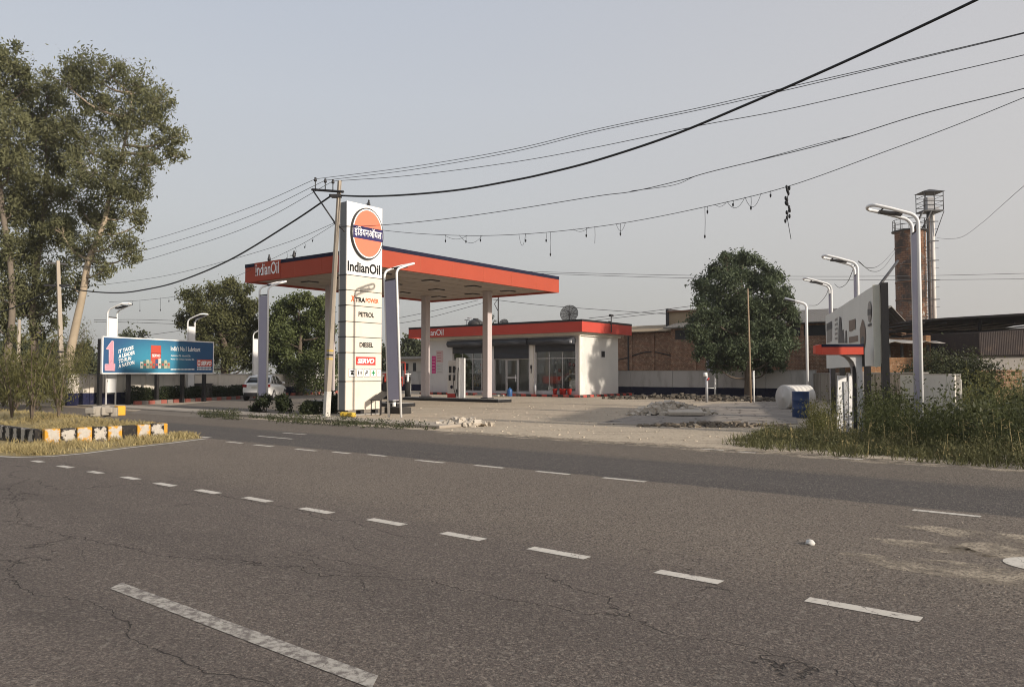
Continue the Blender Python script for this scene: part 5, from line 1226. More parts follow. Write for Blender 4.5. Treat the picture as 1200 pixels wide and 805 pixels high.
pf = P(1120, 420, 66); m = MB(); m.b(0, 3.5, 0, .2, 0, 4.2); m.b(3.5, 3.7, -.1, .3, 0, 4.4); tag(m.build('white_wall', mat('far white wall', (.62, .59, .55), .9, .08, 1), loc=(pf.x, pf.y, 0), rz=R(4)), 'plain white wall seen beneath the open shed roof', 'wall')
sk = thing('brick_shack', 'small brick shack with crumpled tin awning behind the hoarding', 'shack', (P(1030, 430, 44).x, 44, 0), R(-6))
m = MB(); m.b(-1.0, 2.9, 0, .25, 0, hz_(419, 44)); m.b(-1.0, 2.9, 3.5, 3.7, 0, hz_(393, 44)); m.b(2.65, 2.9, .25, 3.5, 0, hz_(393, 44)); m.build('wall', BR2, sk)
m = MB(); nx = 14; vs = []
for i in range(nx + 1):
    for j in range(5): vs.append((-1.4 + 4.6 * i / nx, -.9 + 4.8 * j / 4, hz_(402, 44) + .05 * math.sin(i * 1.3 + j) + .35 * j / 4 + random.uniform(-.04, .04)))
m.add(vs, [(i * 5 + j, (i + 1) * 5 + j, (i + 1) * 5 + j + 1, i * 5 + j + 1) for i in range(nx) for j in range(4)]); o = m.build('awning', mat('crumpled tin', (.42, .38, .33), .6, .3, 2, .4), sk); sm_ = o.modifiers.new('thickness', 'SOLIDIFY'); sm_.thickness = .02
for x in (-.9, .6, 1.3, 2.7): m = MB(); m.b(x - .06, x + .06, .05, .2, hz_(419, 44) + .002, hz_(404, 44)); m.build('post', DARKM, sk)
# far white building and dish behind the pump
O = ccL + SN * 3.0; a0, zt_, _ = vplane(470, 421, O, ST); a1 = vplane(512, 421, O, ST)[0]
hb.name = 'wall_stub'; m = MB(); m.b(-.9, .35, -.12, .12, 0, 1.52); m.build('panel', mat('cream whitewash', (.64, .60, .53), .9, .12, 2, .1, dirt=.3), hb)  # stub has its own cream whitewash colour
fb = thing('white_building', 'small white flat roofed building beyond the rear wall', 'building', O + SE * a0, ST)
m = MB(); m.b(0, a1 - a0, 0, 4, 0, zt_); m.build('wall', mat('stained white plaster', (.55, .50, .43), .9, .2, .8, dirt=.4), fb); m = MB(); m.b(-.3, a1 - a0 + .2, -.5, 4.1, zt_, zt_ + .25); m.build('roof', CONC, fb)
m = MB(); a, z, _ = vplane(472, 436, O, ST); b_ = vplane(478.5, 436, O, ST)[0]; m.b(a - a0, b_ - a0, -.03, -.002, 1.9, 2.55); m.build('window', BLACK, fb); m = MB(); a = vplane(484, 436, O, ST)[0]; b_ = vplane(487.5, 436, O, ST)[0]; m.b(a - a0, b_ - a0, -.03, -.002, 1.7, 2.6); m.build('window', BLACK, fb)
# ================================================================== POLES AND WIRES
POLEC = mat('weathered concrete pole', (.40, .34, .27), .9, .25, 1.5, .3, dirt=.4)
p1 = G(382.3, 491.3); t1 = P(398, 212, p1.y)
r = thing('utility_pole', 'leaning concrete utility pole with cross arm just left of the tall sign', 'utility pole', p1)
D1 = t1 - p1; D1.z = t1.z
def pol(z): return Vector((D1.x * z / D1.z, 0, z))
m = MB(); k = []
for z in np.linspace(0, D1.z, 7): k.append(pol(z))
m.tube(k, list(np.linspace(.125, .075, 7)), 4, smooth=False); m.build('shaft', POLEC, r, bevel=.01)
m = MB(); m.tube([pol(.02) + Vector((0, 0, 0)), pol(.95)], [.130, .127], 4, smooth=False); m.build('white_base', mat('flaking lime wash', (.60, .57, .51), .9, .25, 9, .3, dirt=.6), r)
YB = mat('yellow band', (.55, .38, .08), .7, .2, 9, dirt=.5)
for py in (411, 416, 420.5): z = (HOR - py) * p1.y / F + H; m = MB(); m.tube([pol(z - .03), pol(z + .03)], [.118, .118], 4, smooth=False); m.build('band', YB if py != 416 else BLACK, r)
Zp = p1.y
def pp_(px, py, dy=0): q = P(px, py, Zp + dy); return q - p1
m = MB(); a_, b_ = pp_(365.4, 222.3, .55), pp_(402.5, 225, -.18)
m.tube([a_, b_], .045, 4, smooth=False); m.tube([pp_(367.2, 224, .5), pp_(392, 260.5, .05)], .028, 5); m.build('cross_arm', DARKM, r)
for px, py, dy in ((369.6, 212, .45), (381.2, 213.5, .2), (390.2, 214.5, .03)):
    m = MB(); q = pp_(px, py, dy); m.cyl(q - Vector((0, 0, .28)), q, .018, seg=5); m.lathe([(0, -.02), (.05, -.02), (.06, .03), (.035, .06), (.045, .10), (0, .13)], q, 10); m.build('insulator', DARKM, r)
m = MB(); m.tube([pp_(386.5, 229, .1), pp_(399.5, 229.5, -.1)], .05, 6); m.box(pp_(394, 230), (.34, .22, .1)); m.tube([pp_(391, 261), pp_(402, 269), pp_(404, 272)], .03, 5); m.build('clamp', DARKM, r)
p2 = G(73.6, 474.2); t2 = P(67.8, 305.8, p2.y)
r = thing('utility_pole', 'far concrete utility pole standing before the eucalyptus trees', 'utility pole', p2)
D2 = t2 - p2; D2.z = t2.z
m = MB(); m.tube([Vector((D2.x * z / D2.z, 0, z)) for z in np.linspace(0, D2.z, 6)], list(np.linspace(.16, .11, 6)), 4, smooth=False); m.build('shaft', POLEC, r, bevel=.01)
m = MB(); q = P(67, 334.5, p2.y) - p2; m.box(q, (1.3, .12, .1)); m.build('cross_arm', DARKM, r)
m = MB(); q = P(66.5, 309, p2.y) - p2; m.box(q, (.9, .1, .08), .6)
for py in (412, 418, 424): m.box(P(71.6, py, p2.y) - p2, (.36, .36, .06))
m.build('fitting', DARKM, r)
q = G(62, 468); m = MB(); m.cyl((0, 0, 0), (0, 0, 4.6), .10, .08); m.box((.0, 0, 1.9), (.5, .3, .8)); tag(m.build('service_pole', POLEC, loc=(q.x, 44, 0)), 'short grey pole with a box behind the far utility pole', 'pole')
# wires follow the road from pole to pole, each in its own upright plane
WB = mat('black cable', (.012, .012, .014), .5, .1, dirt=.05)
WT_ = mat('thin weathered wire', (.055, .055, .06), .6, .1, dirt=.05)
def smooth(pts, n=8):
    P_ = [Vector(p) for p in pts]; P_ = [2 * P_[0] - P_[1]] + P_ + [2 * P_[-1] - P_[-2]]; out = []
    for i in range(1, len(P_) - 2):
        for k in range(n):
            t = k / n; a, b, c, d = P_[i - 1:i + 3]
            out.append(.5 * ((2 * b) + (c - a) * t + (2 * a - 5 * b + 4 * c - d) * t * t + (3 * b - a - 3 * c + d) * t ** 3))
    return out + [P_[-2]]
def wire(name, label, cat, O, ang, px, rad, mt, group='overhead lines along the road', parts=None):
    pts = [vplane(x, y, O, ang)[2] for x, y in px]; o0 = pts[0]
    m = MB(); m.tube([q - o0 for q in smooth(pts)], rad, 5, cap=True)
    r = m.build(name, mt, loc=o0); tag(r, label, cat, group); return r, o0
pO = Vector((t1.x, t1.y, 0)); wang = math.atan2(t2.y - t1.y, t2.x - t1.x) + math.pi     # towards the right
LA = math.atan2(p1.y - p2.y, p1.x - p2.x)
wire('power_cable', 'thick black cable sweeping from the leaning pole to the top right of the sky', 'cable', pO, LA,
     [(389, 229), (430, 230.3), (480, 228.3), (540, 222.5), (600, 212), (640, 203.5), (700, 188), (785, 160), (870, 125), (960, 86), (1050, 45), (1145, 0), (1250, -52)], .032, WB)
wire('power_cable', 'thick black cable sagging left from the leaning pole to the far pole', 'cable', pO, LA,
     [(389, 229), (340, 262), (270, 304.3), (208.7, 330), (167.5, 339.8), (137, 343.2), (100, 341), (66, 335)], .032, WB)
O2 = Vector((t2.x, t2.y, 0)); wire('power_cable', 'black cable dropping left from the far utility pole into the trees', 'cable', O2, LA, [(66, 335), (40, 350), (0, 366), (-40, 374)], .035, WB)
for k, (dx, l) in enumerate((((369.6, 212), 'highest'), ((381.2, 213.5), 'middle'), ((390.2, 214.5), 'lowest'))):
    yl = [(284, 298, 308), (239, 249, 262)]
    off = Vector((.0, (.45, .2, .03)[k], 0))
    wire('overhead_wire', f'{l} of the three thin wires running left from the leaning pole', 'wire', pO + off, LA,
         [(dx[0], dx[1] - 2), (300, (240.5, 250.5, 262)[k]), (214, (270.5, 280.5, 292)[k]), (140, (291, 300, 311)[k]), (67, (306.5, 309, 313)[k])], .009, WT_)
    wire('overhead_wire', f'{l} of the three thin wires running right from the leaning pole', 'wire', pO + off, LA,
         [(dx[0], dx[1] - 2), (480, (196, 199.5, 206)[k]), (600, (175.5, 178.5, 190.5)[k]), (700, (151.5, 154, 172.5)[k]), (820, (126.5, 129, 147.5)[k]), (917, (104, 107, 129.5)[k]), (1060, (71.5, 73, 97)[k]), (1200, (38.5, 39.5, 64.8)[k]), (1290, (14, 15, 41)[k])], .009, WT_)
wire('overhead_wire', 'thin wire passing behind the tall sign and rising right above the light string', 'wire', pO, LA,
     [(397, 266), (447, 264), (520, 257), (600, 246), (700, 230), (742, 224.5), (800, 211), (837, 200.5), (966, 169), (1080, 134), (1200, 104), (1290, 76)], .010, WT_)
wire('overhead_wire', 'second thin strand slung beside the wire above the light string', 'wire', pO, LA, [(740, 224), (790, 217), (820, 205), (880, 190), (960, 168.5), (1000, 159)], .007, WT_)
wire('overhead_wire', 'thin wire sagging from the leaning pole over the red canopy letters to the left', 'wire', pO, LA, [(393, 261), (340, 283), (270, 304.5), (200, 322), (150, 330), (90, 337)], .008, WT_)
fest = [(392, 263), (356, 285), (321, 302.5), (270, 327), (217.5, 345), (170, 351.5), (128, 354)]
fr = [(392, 263), (448, 270), (500, 274.5), (565, 276.3), (640, 272.5), (730, 261.5), (827, 242.5), (923, 218.8), (1033, 179.5), (1120, 147), (1200, 114.6), (1290, 78)]
fl_, f0 = wire('light_string', 'sagging decorative light string with small bulbs left of the leaning pole', 'light string', pO, LA, fest, .007, WT_)
fr_, f1 = wire('light_string', 'long decorative light string with hanging bulbs crossing the sky to the right', 'light string', pO, LA, fr, .008, WT_)
def pend(par, o0, px, pts, bulb=True):
    m = MB(); q = [vplane(px + dx, py, pO, LA)[2] - o0 for dx, py in pts]; m.tube(q, .006, 4)
    if bulb: e_ = q[-1]; m.lathe([(0, .03), (.02, .02), (.022, -.02), (.012, -.05), (0, -.06)], e_, 7)
    m.build('pendant', WB, par)
def liney(px, L_):
    for (x0, y0), (x1, y1) in zip(L_, L_[1:]):
        if min(x0, x1) <= px <= max(x0, x1): return y0 + (y1 - y0) * (px - x0) / (x1 - x0)
    return 300
for px, l in ((522, 7), (546, 7), (616, 8), (640, 9), (645, 26), (687, 9), (697, 20), (727, 12), (826, 34), (829, 6), (1080 - 221, 5), (880, 14), (903, 5), (563, 5)):
    y = liney(px, fr); pend(fr_, f1, px, [(0, y), (.4, y + l * .5), (0, y + l)], l not in (20,))
for a, b_, d in ((608, 616, 14), (722, 733, 9), (838, 852, 4), (852, 873, 10), (873, 892, 14), (538, 565, 9), (520, 548, 5), (672, 690, 4)):
    m = MB(); y0, y1 = liney(a, fr), liney(b_, fr); q = [vplane(a + (b_ - a) * t, y0 + (y1 - y0) * t + d * 4 * t * (1 - t), pO, LA)[2] - f1 for t in np.linspace(0, 1, 9)]; m.tube(q, .005, 4); m.build('pendant', WB, fr_)
m = MB(); y = liney(923.5, fr); q = [vplane(923.5 + .8 * math.sin(k), y + k * 3.3, pO, LA)[2] - f1 for k in range(13)]; m.tube(q, .010, 5)
for k, v in enumerate(q + q[2:9:3]): m.lathe([(0, .05), (.022, .035), (.028, 0), (.016, -.045), (0, -.05)], v + Vector((random.uniform(-.06, .06), 0, random.uniform(-.05, .05))), 7)
m.tube([q[-1], vplane(927, y + 62, pO, LA)[2] - f1], .007, 4); m.build('bulb_cluster', WB, fr_)
for px, l in ((366, 3), (357, 5), (346, 7), (336, 8), (305, 10), (300, 8)): y = liney(px, fest); pend(fl_, f0, px, [(0, y), (.8, y + l * .4), (1.2, y + l * .75), (.2, y + l)])
for px, l in ((188, 14), (164, 12), (155, 4), (198, 5), (205, 4)): y = liney(px, fest); pend(fl_, f0, px, [(0, y), (0, y + l)])
# wires far behind
far = [('upper of the two far level wires behind the round tree', [(560, 316, 80), (660, 319.5, 80), (790, 322.5, 80), (935, 324, 80), (1060, 323.5, 80), (1200, 320.5, 80), (1260, 318, 80)]),
       ('lower of the two far level wires behind the round tree', [(560, 318, 82), (660, 321.5, 82), (790, 325.5, 82), (935, 327.5, 82), (1060, 328, 82), (1200, 327, 82), (1260, 326, 82)]),
       ('faint wire sloping from the canopy to the tan loft box', [(560, 349, 70), (640, 358, 70), (740, 365.5, 70), (800, 369, 70)]),
       ('faint wire rising right over the shop roof to the round tree', [(690, 373, 66), (740, 367.5, 66), (800, 360, 66), (860, 352, 66)]),
       ('second faint wire rising right over the shop roof', [(690, 376.5, 68), (740, 370.5, 68), (800, 364, 68), (860, 357, 68)]),
       ('upper faint wire between the columns left of the shop', [(455, 375, 75), (500, 366, 75), (560, 352, 75)]), ('lower faint wire between the columns left of the shop', [(455, 381, 76), (500, 373, 76), (570, 354, 76)]),
       ('faint level wire left of the blue billboard top', [(110, 375, 80), (160, 374.5, 80), (215, 376, 80)]), ('second faint wire above the blue billboard', [(110, 377, 81), (160, 378, 81), (215, 380, 81)]), ('faint slanting wire above the blue billboard', [(165, 394, 82), (215, 387, 82)])]
for lb, q in far:
    q = [P(*k) for k in q]; m = MB(); m.tube([v - q[0] for v in smooth(q)], .022, 4); tag(m.build('overhead_wire', WT_, loc=q[0]), lb, 'wire', 'overhead lines along the road')
lampw = [('looped wire drooping from the second lamp post to the silo', [(1006, 307, 26.2), (1018, 314, 30), (1033, 309, 40), (1050, 291, 60)]), ('second looped wire drooping from the lamp post to the silo', [(1006, 306, 26.2), (1022, 318, 30), (1036, 313, 40), (1050, 294, 60)]),
         ('slack wire between the second and third lamp posts', [(978, 333, 32.5), (984, 337, 31), (993, 331, 29), (1002, 310, 26.2)]), ('slack wire between third lamp post and the slim one', [(948, 358, 41.8), (958, 357, 39), (968, 346, 36), (972, 333, 32.5)])]
for lb, q in lampw:
    q = [P(*k) for k in q]; m = MB(); m.tube([v - q[0] for v in smooth(q)], .012, 4); tag(m.build('slack_wire', WT_, loc=q[0]), lb, 'wire')
q = [P(*k) for k in ((1098, 279, 96), (1112, 280, 90), (1128, 277.5, 80), (1150, 262, 65), (1175, 240, 52), (1200, 218, 44), (1240, 186, 36))]
m = MB(); m.tube([v - q[0] for v in smooth(q)], .018, 4); tag(m.build('slack_wire', WT_, loc=q[0]), 'slack wire running right from the elevator tower', 'wire')
q = [P(1028, 338, 20), P(1052, 306, 23)]; m = MB(); m.tube([Vector(), q[1] - q[0]], .04, 6); tag(m.build('stay_bar', DARKM, loc=q[0]), 'dark stay bar slanting up from the hoarding top', 'bar')

# ================================================================== VEHICLES
CARW = mat('white car paint', (.74, .73, .70), .22, .03, 1, spec=.6, dirt=.08)
TGL = NT('dark car glass'); TGL.done(rgb(.02, .022, .024), .06, 0, .6); TGL = TGL.m
RUB = mat('tyre rubber', (.02, .019, .018), .85, .2, 5)
ALW = mat('alloy wheel', (.42, .42, .42), .35, .1, 6, metal=.3)
def loft(m, secs, mi=0):
    n = len(secs[0]); k = len(m.v)
    for s in secs: m.v += [tuple(v) for v in s]
    for i in range(len(secs) - 1):
        for j in range(n):
            m.f.append([k + i * n + j, k + i * n + (j + 1) % n, k + (i + 1) * n + (j + 1) % n, k + (i + 1) * n + j]); m.mi.append(mi); m.sm.append(True)
    m.f.append([k + j for j in range(n)]); m.f.append([k + (len(secs) - 1) * n + j for j in range(n)][::-1]); m.mi += [mi, mi]; m.sm += [False, False]
def sedan(loc, rz):
    r = thing('parked_car', 'white sedan parked with its tail to the road beside the lamp post', 'car', loc, rz)
    # stations front(+y) to rear(-y): y, half width, sill z, belt z, deck z
    st_ = [(-2.0, .70, .42, .80, .95), (-1.97, .78, .30, .82, 1.00), (-1.75, .83, .24, .84, 1.05), (-1.2, .84, .22, .84, 1.02), (-.4, .845, .21, .82, .97), (.5, .845, .21, .80, .94), (1.0, .84, .22, .78, .93), (1.55, .82, .24, .72, .86), (1.9, .76, .28, .66, .76), (2.0, .62, .36, .60, .66)]
    secs = []
    for y, w_, a, b_, c in st_:
        secs.append([(-w_ * .86, y, a), (w_ * .86, y, a), (w_ * .97, y, a + .08), (w_, y, (a + b_) / 2), (w_ * .985, y, b_), (w_ * .90, y, c - .03), (w_ * .7, y, c), (-w_ * .7, y, c), (-w_ * .90, y, c - .03), (-w_ * .985, y, b_), (-w_, y, (a + b_) / 2), (-w_ * .97, y, a + .08)])
    m = MB(); loft(m, secs); b0 = m.build('body', CARW, r, fix=True); sub = b0.modifiers.new('smooth', 'SUBSURF'); sub.levels = 1; sub.render_levels = 2
    m = MB()
    g = [(-1.72, .66, .99, 1.0), (-1.15, .63, .99, 1.38), (-.95, .61, .99, 1.44), (-.2, .61, .95, 1.475), (.25, .60, .94, 1.44), (.5, .61, .93, 1.36), (1.18, .68, .90, .93)]
    secs = [[(-w_ - .11, y, a), (w_ + .11, y, a), (w_ + .11 - .16 * (t - a) / .5, y, a + (t - a) * .6), (w_ - .05, y, t - .02 * (t - a)), (-w_ + .05, y, t - .02 * (t - a)), (-w_ - .11 + .16 * (t - a) / .5, y, a + (t - a) * .6)] for y, w_, a, t in g]
    loft(m, secs); m.build('windows', TGL, r, fix=True)
    m = MB(); rr = [(-1.22, 1.345), (-1.05, 1.43), (-.7, 1.475), (-.2, 1.492), (.25, 1.46), (.48, 1.385)]
    secs = [[(-.60, y, z - .02), (-.5, y, z + .008), (.5, y, z + .008), (.60, y, z - .02), (.60, y, z - .05), (-.60, y, z - .05)] for y, z in rr]
    loft(m, secs)
    for s in (-1, 1):
        for (ya, za, xa), (yb, zb, xb), wd in (((-1.74, .98, .74), (-1.12, 1.40, .585), .09), ((1.2, .92, .75), (.46, 1.38, .59), .06), ((-.25, .94, .745), (-.28, 1.46, .60), .035), ((-1.0, .97, .75), (-.98, 1.40, .60), .05)):
            a, b_ = Vector((s * xa, ya, za)), Vector((s * xb, yb, zb)); m.tube([a, b_], wd / 1.6, 6)
    m.build('roof', CARW, r, fix=True)
    for x, y in ((-.74, -1.25), (.74, -1.25), (-.74, 1.27), (.74, 1.27)):
        w_ = thing('wheel', None, None, (x, y, .30)); w_.parent = r; s = 1 if x > 0 else -1; Mx = Matrix.Rotation(R(90), 4, 'Y')
        m = MB(); m.lathe([(.19, -.09), (.27, -.10), (.30, -.07), (.30, .07), (.27, .10), (.19, .09)], M=Mx, seg=24); m.build('tyre', RUB, w_)
        m = MB(); m.lathe([(.0, .075 * s), (.07, .085 * s), (.08, .07 * s), (.17, .07 * s), (.195, .095 * s)], M=Mx, seg=20)
        for a in np.linspace(0, 6.283, 6)[:-1]: m.box(Mx @ Vector((.12 * math.cos(a), .12 * math.sin(a), .085 * s)), (.012, .05, .13), M=Matrix.Rotation(a, 4, 'X'))
        m.build('rim', ALW, w_, fix=True)
        m = MB(); m.lathe([(.315, -.02 * s), (.345, .098 * s), (.30, .098 * s)], M=Mx, seg=24); m.build('arch', BLACK, w_)
    TL_ = mat('tail lamp red', (.28, .02, .018), .25, .1, dirt=.05)
    for s in (-1, 1):
        m = MB(); m.box((s * .66, -1.955, .86), (.26, .10, .17), s * .35); m.build('tail_light', TL_, r, bevel=.03)
        m = MB(); m.box((s * .90, .62, 1.0), (.18, .08, .12)); m.build('side_mirror', CARW, r, bevel=.03)
        m = MB()
        for y in (-.55, .42): m.box((s * .845, y, .80), (.03, .16, .03))
        m.build('door_handle', CARW, r)
        m = MB(); m.box((s * .62, 1.9, .62), (.26, .16, .12), -s * .5); m.build('headlight', mat('headlamp', (.5, .5, .5), .1, .05), r, bevel=.03)
    m = MB(); m.b(-.26, .26, -2.012, -1.985, .70, .82); m.build('number_plate', mat('yellowed plate', (.55, .53, .46), .5), r)
    m = MB(); m.b(-.42, .42, -2.015, -1.98, .87, .90); m.build('chrome_strip', ALW, r)
    m = MB(); m.box((0, -1.97, .37), (1.40, .12, .20)); m.build('rear_bumper', BLACK, r, bevel=.03)
    m = MB(); m.box((0, 1.93, .36), (1.2, .14, .16)); m.build('front_bumper', BLACK, r, bevel=.03)
    return r
cq = Vector((-14.75, 46.8, 0)); sedan(cq, R(2.5))
# red tractor half hidden behind the sign and the leaning lamp post
tq = G(462, 468); tr = thing('red_tractor', 'red tractor with white wheel rims half hidden behind the leaning lamp', 'tractor', Vector((tq.x - .05, tq.y + 1.6, 0)), R(6))
TRR = mat('tractor red', (.55, .06, .03), .4, .12, 3, dirt=.2)
m = MB(); m.b(-.30, .30, .2, 1.7, .75, 1.35); m.b(-.26, .26, 1.7, 1.78, .78, 1.3); m.build('bonnet', TRR, tr, bevel=.06)
m = MB(); m.b(-.22, .22, -.9, 1.6, .45, .75); m.b(-.3, .3, -1.0, -.2, .5, .95); m.build('chassis', DARKM, tr, bevel=.03)
for s in (-1, 1):
    for y, rr, wd, nm in ((-.7, .70, .34, 'rear'), (1.25, .38, .2, 'front')):
        w_ = thing('wheel', None, None, (s * .68, y, rr)); w_.parent = tr; Mx = Matrix.Rotation(R(90), 4, 'Y')
        m = MB(); m.lathe([(rr * .6, -wd / 2), (rr * .9, -wd / 2), (rr, -wd * .35), (rr, wd * .35), (rr * .9, wd / 2), (rr * .6, wd / 2)], M=Mx, seg=24); m.build('tyre', RUB, w_)
        m = MB(); m.lathe([(0, .06 * s), (rr * .3, .08 * s), (rr * .55, .02 * s), (rr * .61, wd / 2 * s * 1.02), (rr * .66, wd / 2 * s * 1.03)], M=Mx, seg=20); m.build('rim', WHITE, w_, fix=True)
    m = MB(); m.tube([(s * .68, -.7 + .82 * math.cos(a), .72 + .82 * math.sin(a)) for a in np.linspace(.3, 2.7, 9)], .07, 6); m.b(s * .5, s * .86, -1.1, -.3, 1.50, 1.56); m.build('fender', TRR if s < 0 else WHITE, tr)
m = MB(); m.b(-.24, .24, -.9, -.5, 1.0, 1.1); m.b(-.24, .24, -.98, -.9, 1.0, 1.5); m.build('seat', BLACK, tr, bevel=.03)
m = MB(); m.tube([(.16 * math.cos(a), .0 + .05 * math.sin(a), 1.52 + .16 * math.sin(a)) for a in np.linspace(0, 6.283, 15)], .018, 5); m.cyl((0, .2, 1.2), (0, 0, 1.5), .02); m.build('steering_wheel', BLACK, tr)
m = MB(); m.cyl((.2, 1.0, 1.35), (.2, 1.0, 2.05), .04); m.build('exhaust', DARKM, tr)
m = MB()
for s in (-1, 1): m.cyl((s * .5, -1.0, .9), (s * .5, -1.0, 2.25), .035)
m.cyl((-.5, -1.0, 2.25), (.5, -1.0, 2.25), .035); m.build('roll_bar', TRR, tr)

# ================================================================== VEGETATION
def tree(name, label, base, trunk, lobes, nleaf, lsz, lmat, bark, nsub=1.6, sig=.3, droop=.0, cat='tree', group=None, flat=.9, twigs=True, limb_r=.10):
    """trunk: [(point, radius)] relative to base; lobes: [(centre, radius)] relative to base"""
    r = thing(name, label, cat, base, 0, group)
    C_, subs = clumps(lobes, nsub, nleaf / sum(q * q for _, q in lobes), sig, flat)
    C_ = C_[C_[:, 2] > .15]
    m = MB(); m.tube(smooth([t for t, _ in trunk], 4), list(np.interp(np.linspace(0, len(trunk) - 1, (len(trunk) - 1) * 4 + 1), range(len(trunk)), [q for _, q in trunk])), 9)
    tp = smooth([t for t, _ in trunk], 4)
    for c, ss in subs:
        c = Vector(c); cand = [q for q in tp if q.z < c.z - .2] or tp[:1]
        a = min(cand, key=lambda q: (q - c).length + abs(q.z - (c.z - (c - q).length * .7)) * .5)
        mid = a.lerp(c, .5) + Vector((random.uniform(-.3, .3), random.uniform(-.3, .3), -.12 * (c - a).length))
        L_ = (c - a).length; m.tube(smooth([a, mid, c], 4), list(np.linspace(min(limb_r, .03 + .022 * L_), .025, 9)), 6)
        if twigs:
            for s in ss[:14]: s = Vector(s); m.tube([c.lerp(a, .15), c.lerp(s, .5) + Vector((0, 0, random.uniform(-.15, .15))), s], [.022, .014, .006], 4)
    m.build('trunk', bark, r)
    link('crown', quads_mesh('crown', leaves(C_, lsz[0], lsz[1], droop)), lmat, r); return r
def pxlobes(base, Y, L_, jit=.5):
    out = []
    for px, py, rp__ in L_:
        rr = rp__ * Y / F; q = P(px, py, Y + random.uniform(-1, 1) * jit * rr * 2) - base; out.append((tuple(q), rr))
    return out
def pxtrunk(base, Y, L_): return [((P(px, py, Y + dy) - base), q) for px, py, q, dy in L_]
EUL = leaf_mat('eucalyptus leaves', (.085, .090, .042), (.225, .225, .115), .6, .38, .35)
EUB = mat('pale peeling bark', (.40, .32, .225), .85, .3, 1.6, .3, dirt=.45, dirtc=(.20, .14, .09))
EUB2 = mat('dull grey bark', (.19, .155, .12), .9, .3, 1.6, .3)
b1 = Vector((-.573 * 46, 46, 0))
tree('eucalyptus_tree', 'tall eucalyptus with sunlit pale trunk leaning right behind the far pole', b1,
     [(Vector((0, 0, 0)), .30)] + pxtrunk(b1, 46, [(79, 432, .26, 0), (88, 385, .23, 0), (97, 344, .20, 0), (104, 305, .18, .1), (121, 265, .15, .2), (128, 232, .12, .3), (140, 190, .09, .3), (150, 150, .06, .3), (155, 110, .03, .2)]),
     pxlobes(b1, 46, [(100, 82, 26), (128, 88, 20), (75, 98, 22), (165, 102, 25), (186, 118, 16), (150, 132, 26), (118, 125, 24), (175, 145, 22), (194, 168, 16), (207, 160, 12), (205, 182, 12), (95, 160, 28), (150, 178, 26), (110, 200, 28), (172, 195, 18), (138, 220, 26), (90, 235, 26), (160, 225, 16), (120, 258, 24), (156, 250, 13), (135, 282, 20), (165, 262, 10), (100, 290, 22), (152, 300, 14), (120, 318, 14), (70, 270, 22), (88, 330, 14)], .6),
     34000, (.25, .085), EUL, EUB, 3.2, .30, .45, group='eucalyptus trees at the left')
b2 = Vector((-.61 * 49, 49, 0))
tree('eucalyptus_tree', 'grey trunked eucalyptus filling the gap left of the sunlit leaning one', b2,
     [(Vector((0, 0, 0)), .26)] + pxtrunk(b2, 49, [(42, 420, .22, 0), (38, 370, .2, 0), (42, 320, .18, 0), (50, 260, .15, 0), (55, 200, .1, 0), (52, 140, .05, 0)]),
     pxlobes(b2, 49, [(55, 112, 22), (38, 130, 24), (66, 145, 24), (45, 168, 28), (72, 190, 22), (35, 205, 28), (62, 225, 26), (40, 250, 28), (70, 270, 24), (45, 295, 28), (62, 325, 22), (30, 330, 22), (50, 350, 18), (75, 350, 14), (40, 368, 16), (62, 375, 13), (22, 362, 16), (48, 388, 12)], .6),
     27000, (.27, .09), EUL, EUB2, 3.0, .31, .45, group='eucalyptus trees at the left')
b3 = Vector((-.652 * 47, 47, 0))
tree('eucalyptus_tree', 'tallest eucalyptus, cut by the left picture edge', b3,
     [(Vector((0, 0, 0)), .25)] + pxtrunk(b3, 47, [(8, 420, .21, 0), (14, 370, .19, 0), (12, 310, .16, 0), (2, 240, .16, 0), (-5, 160, .12, 0), (0, 90, .05, 0)]),
     pxlobes(b3, 47, [(0, 68, 24), (20, 84, 18), (-22, 80, 28), (10, 110, 26), (30, 105, 14), (-15, 130, 32), (12, 150, 26), (-20, 180, 32), (10, 195, 28), (-15, 235, 32), (12, 245, 26), (-20, 290, 32), (10, 295, 26), (22, 335, 20), (-15, 340, 26), (12, 370, 16), (-5, 380, 18), (20, 392, 12)], .6),
     32000, (.26, .09), EUL, EUB2, 3.0, .31, .45, group='eucalyptus trees at the left')
NEEM = leaf_mat('neem leaves', (.050, .055, .024), (.160, .162, .070), .45, .25, .6)
b4 = G(266, 462.5); Y4 = b4.y
tree('neem_tree', 'dark spreading neem tree behind the right end of the blue billboard', b4,
     [(Vector((0, 0, 0)), .34)] + pxtrunk(b4, Y4, [(265, 445, .30, 0), (263, 428, .28, 0), (265, 410, .22, 0), (258, 390, .16, 0), (250, 370, .1, 0)]),
     pxlobes(b4, Y4, [(228, 352, 15), (250, 340, 13), (272, 338, 12), (290, 348, 14), (240, 372, 20), (265, 365, 22), (285, 375, 18), (222, 372, 11), (300, 362, 14), (232, 394, 15), (262, 395, 20), (290, 402, 17), (246, 412, 15), (300, 390, 14), (275, 418, 13), (214, 378, 7), (302, 415, 13), (292, 425, 8), (238, 425, 8)], .9),
     44000, (.20, .10), NEEM, BARK, 3.4, .30, .2)
NEEM2 = leaf_mat('light green leaves', (.050, .066, .024), (.150, .172, .068), .45, .25, .8)
b5 = Vector((-.272 * 57, 57, 0))
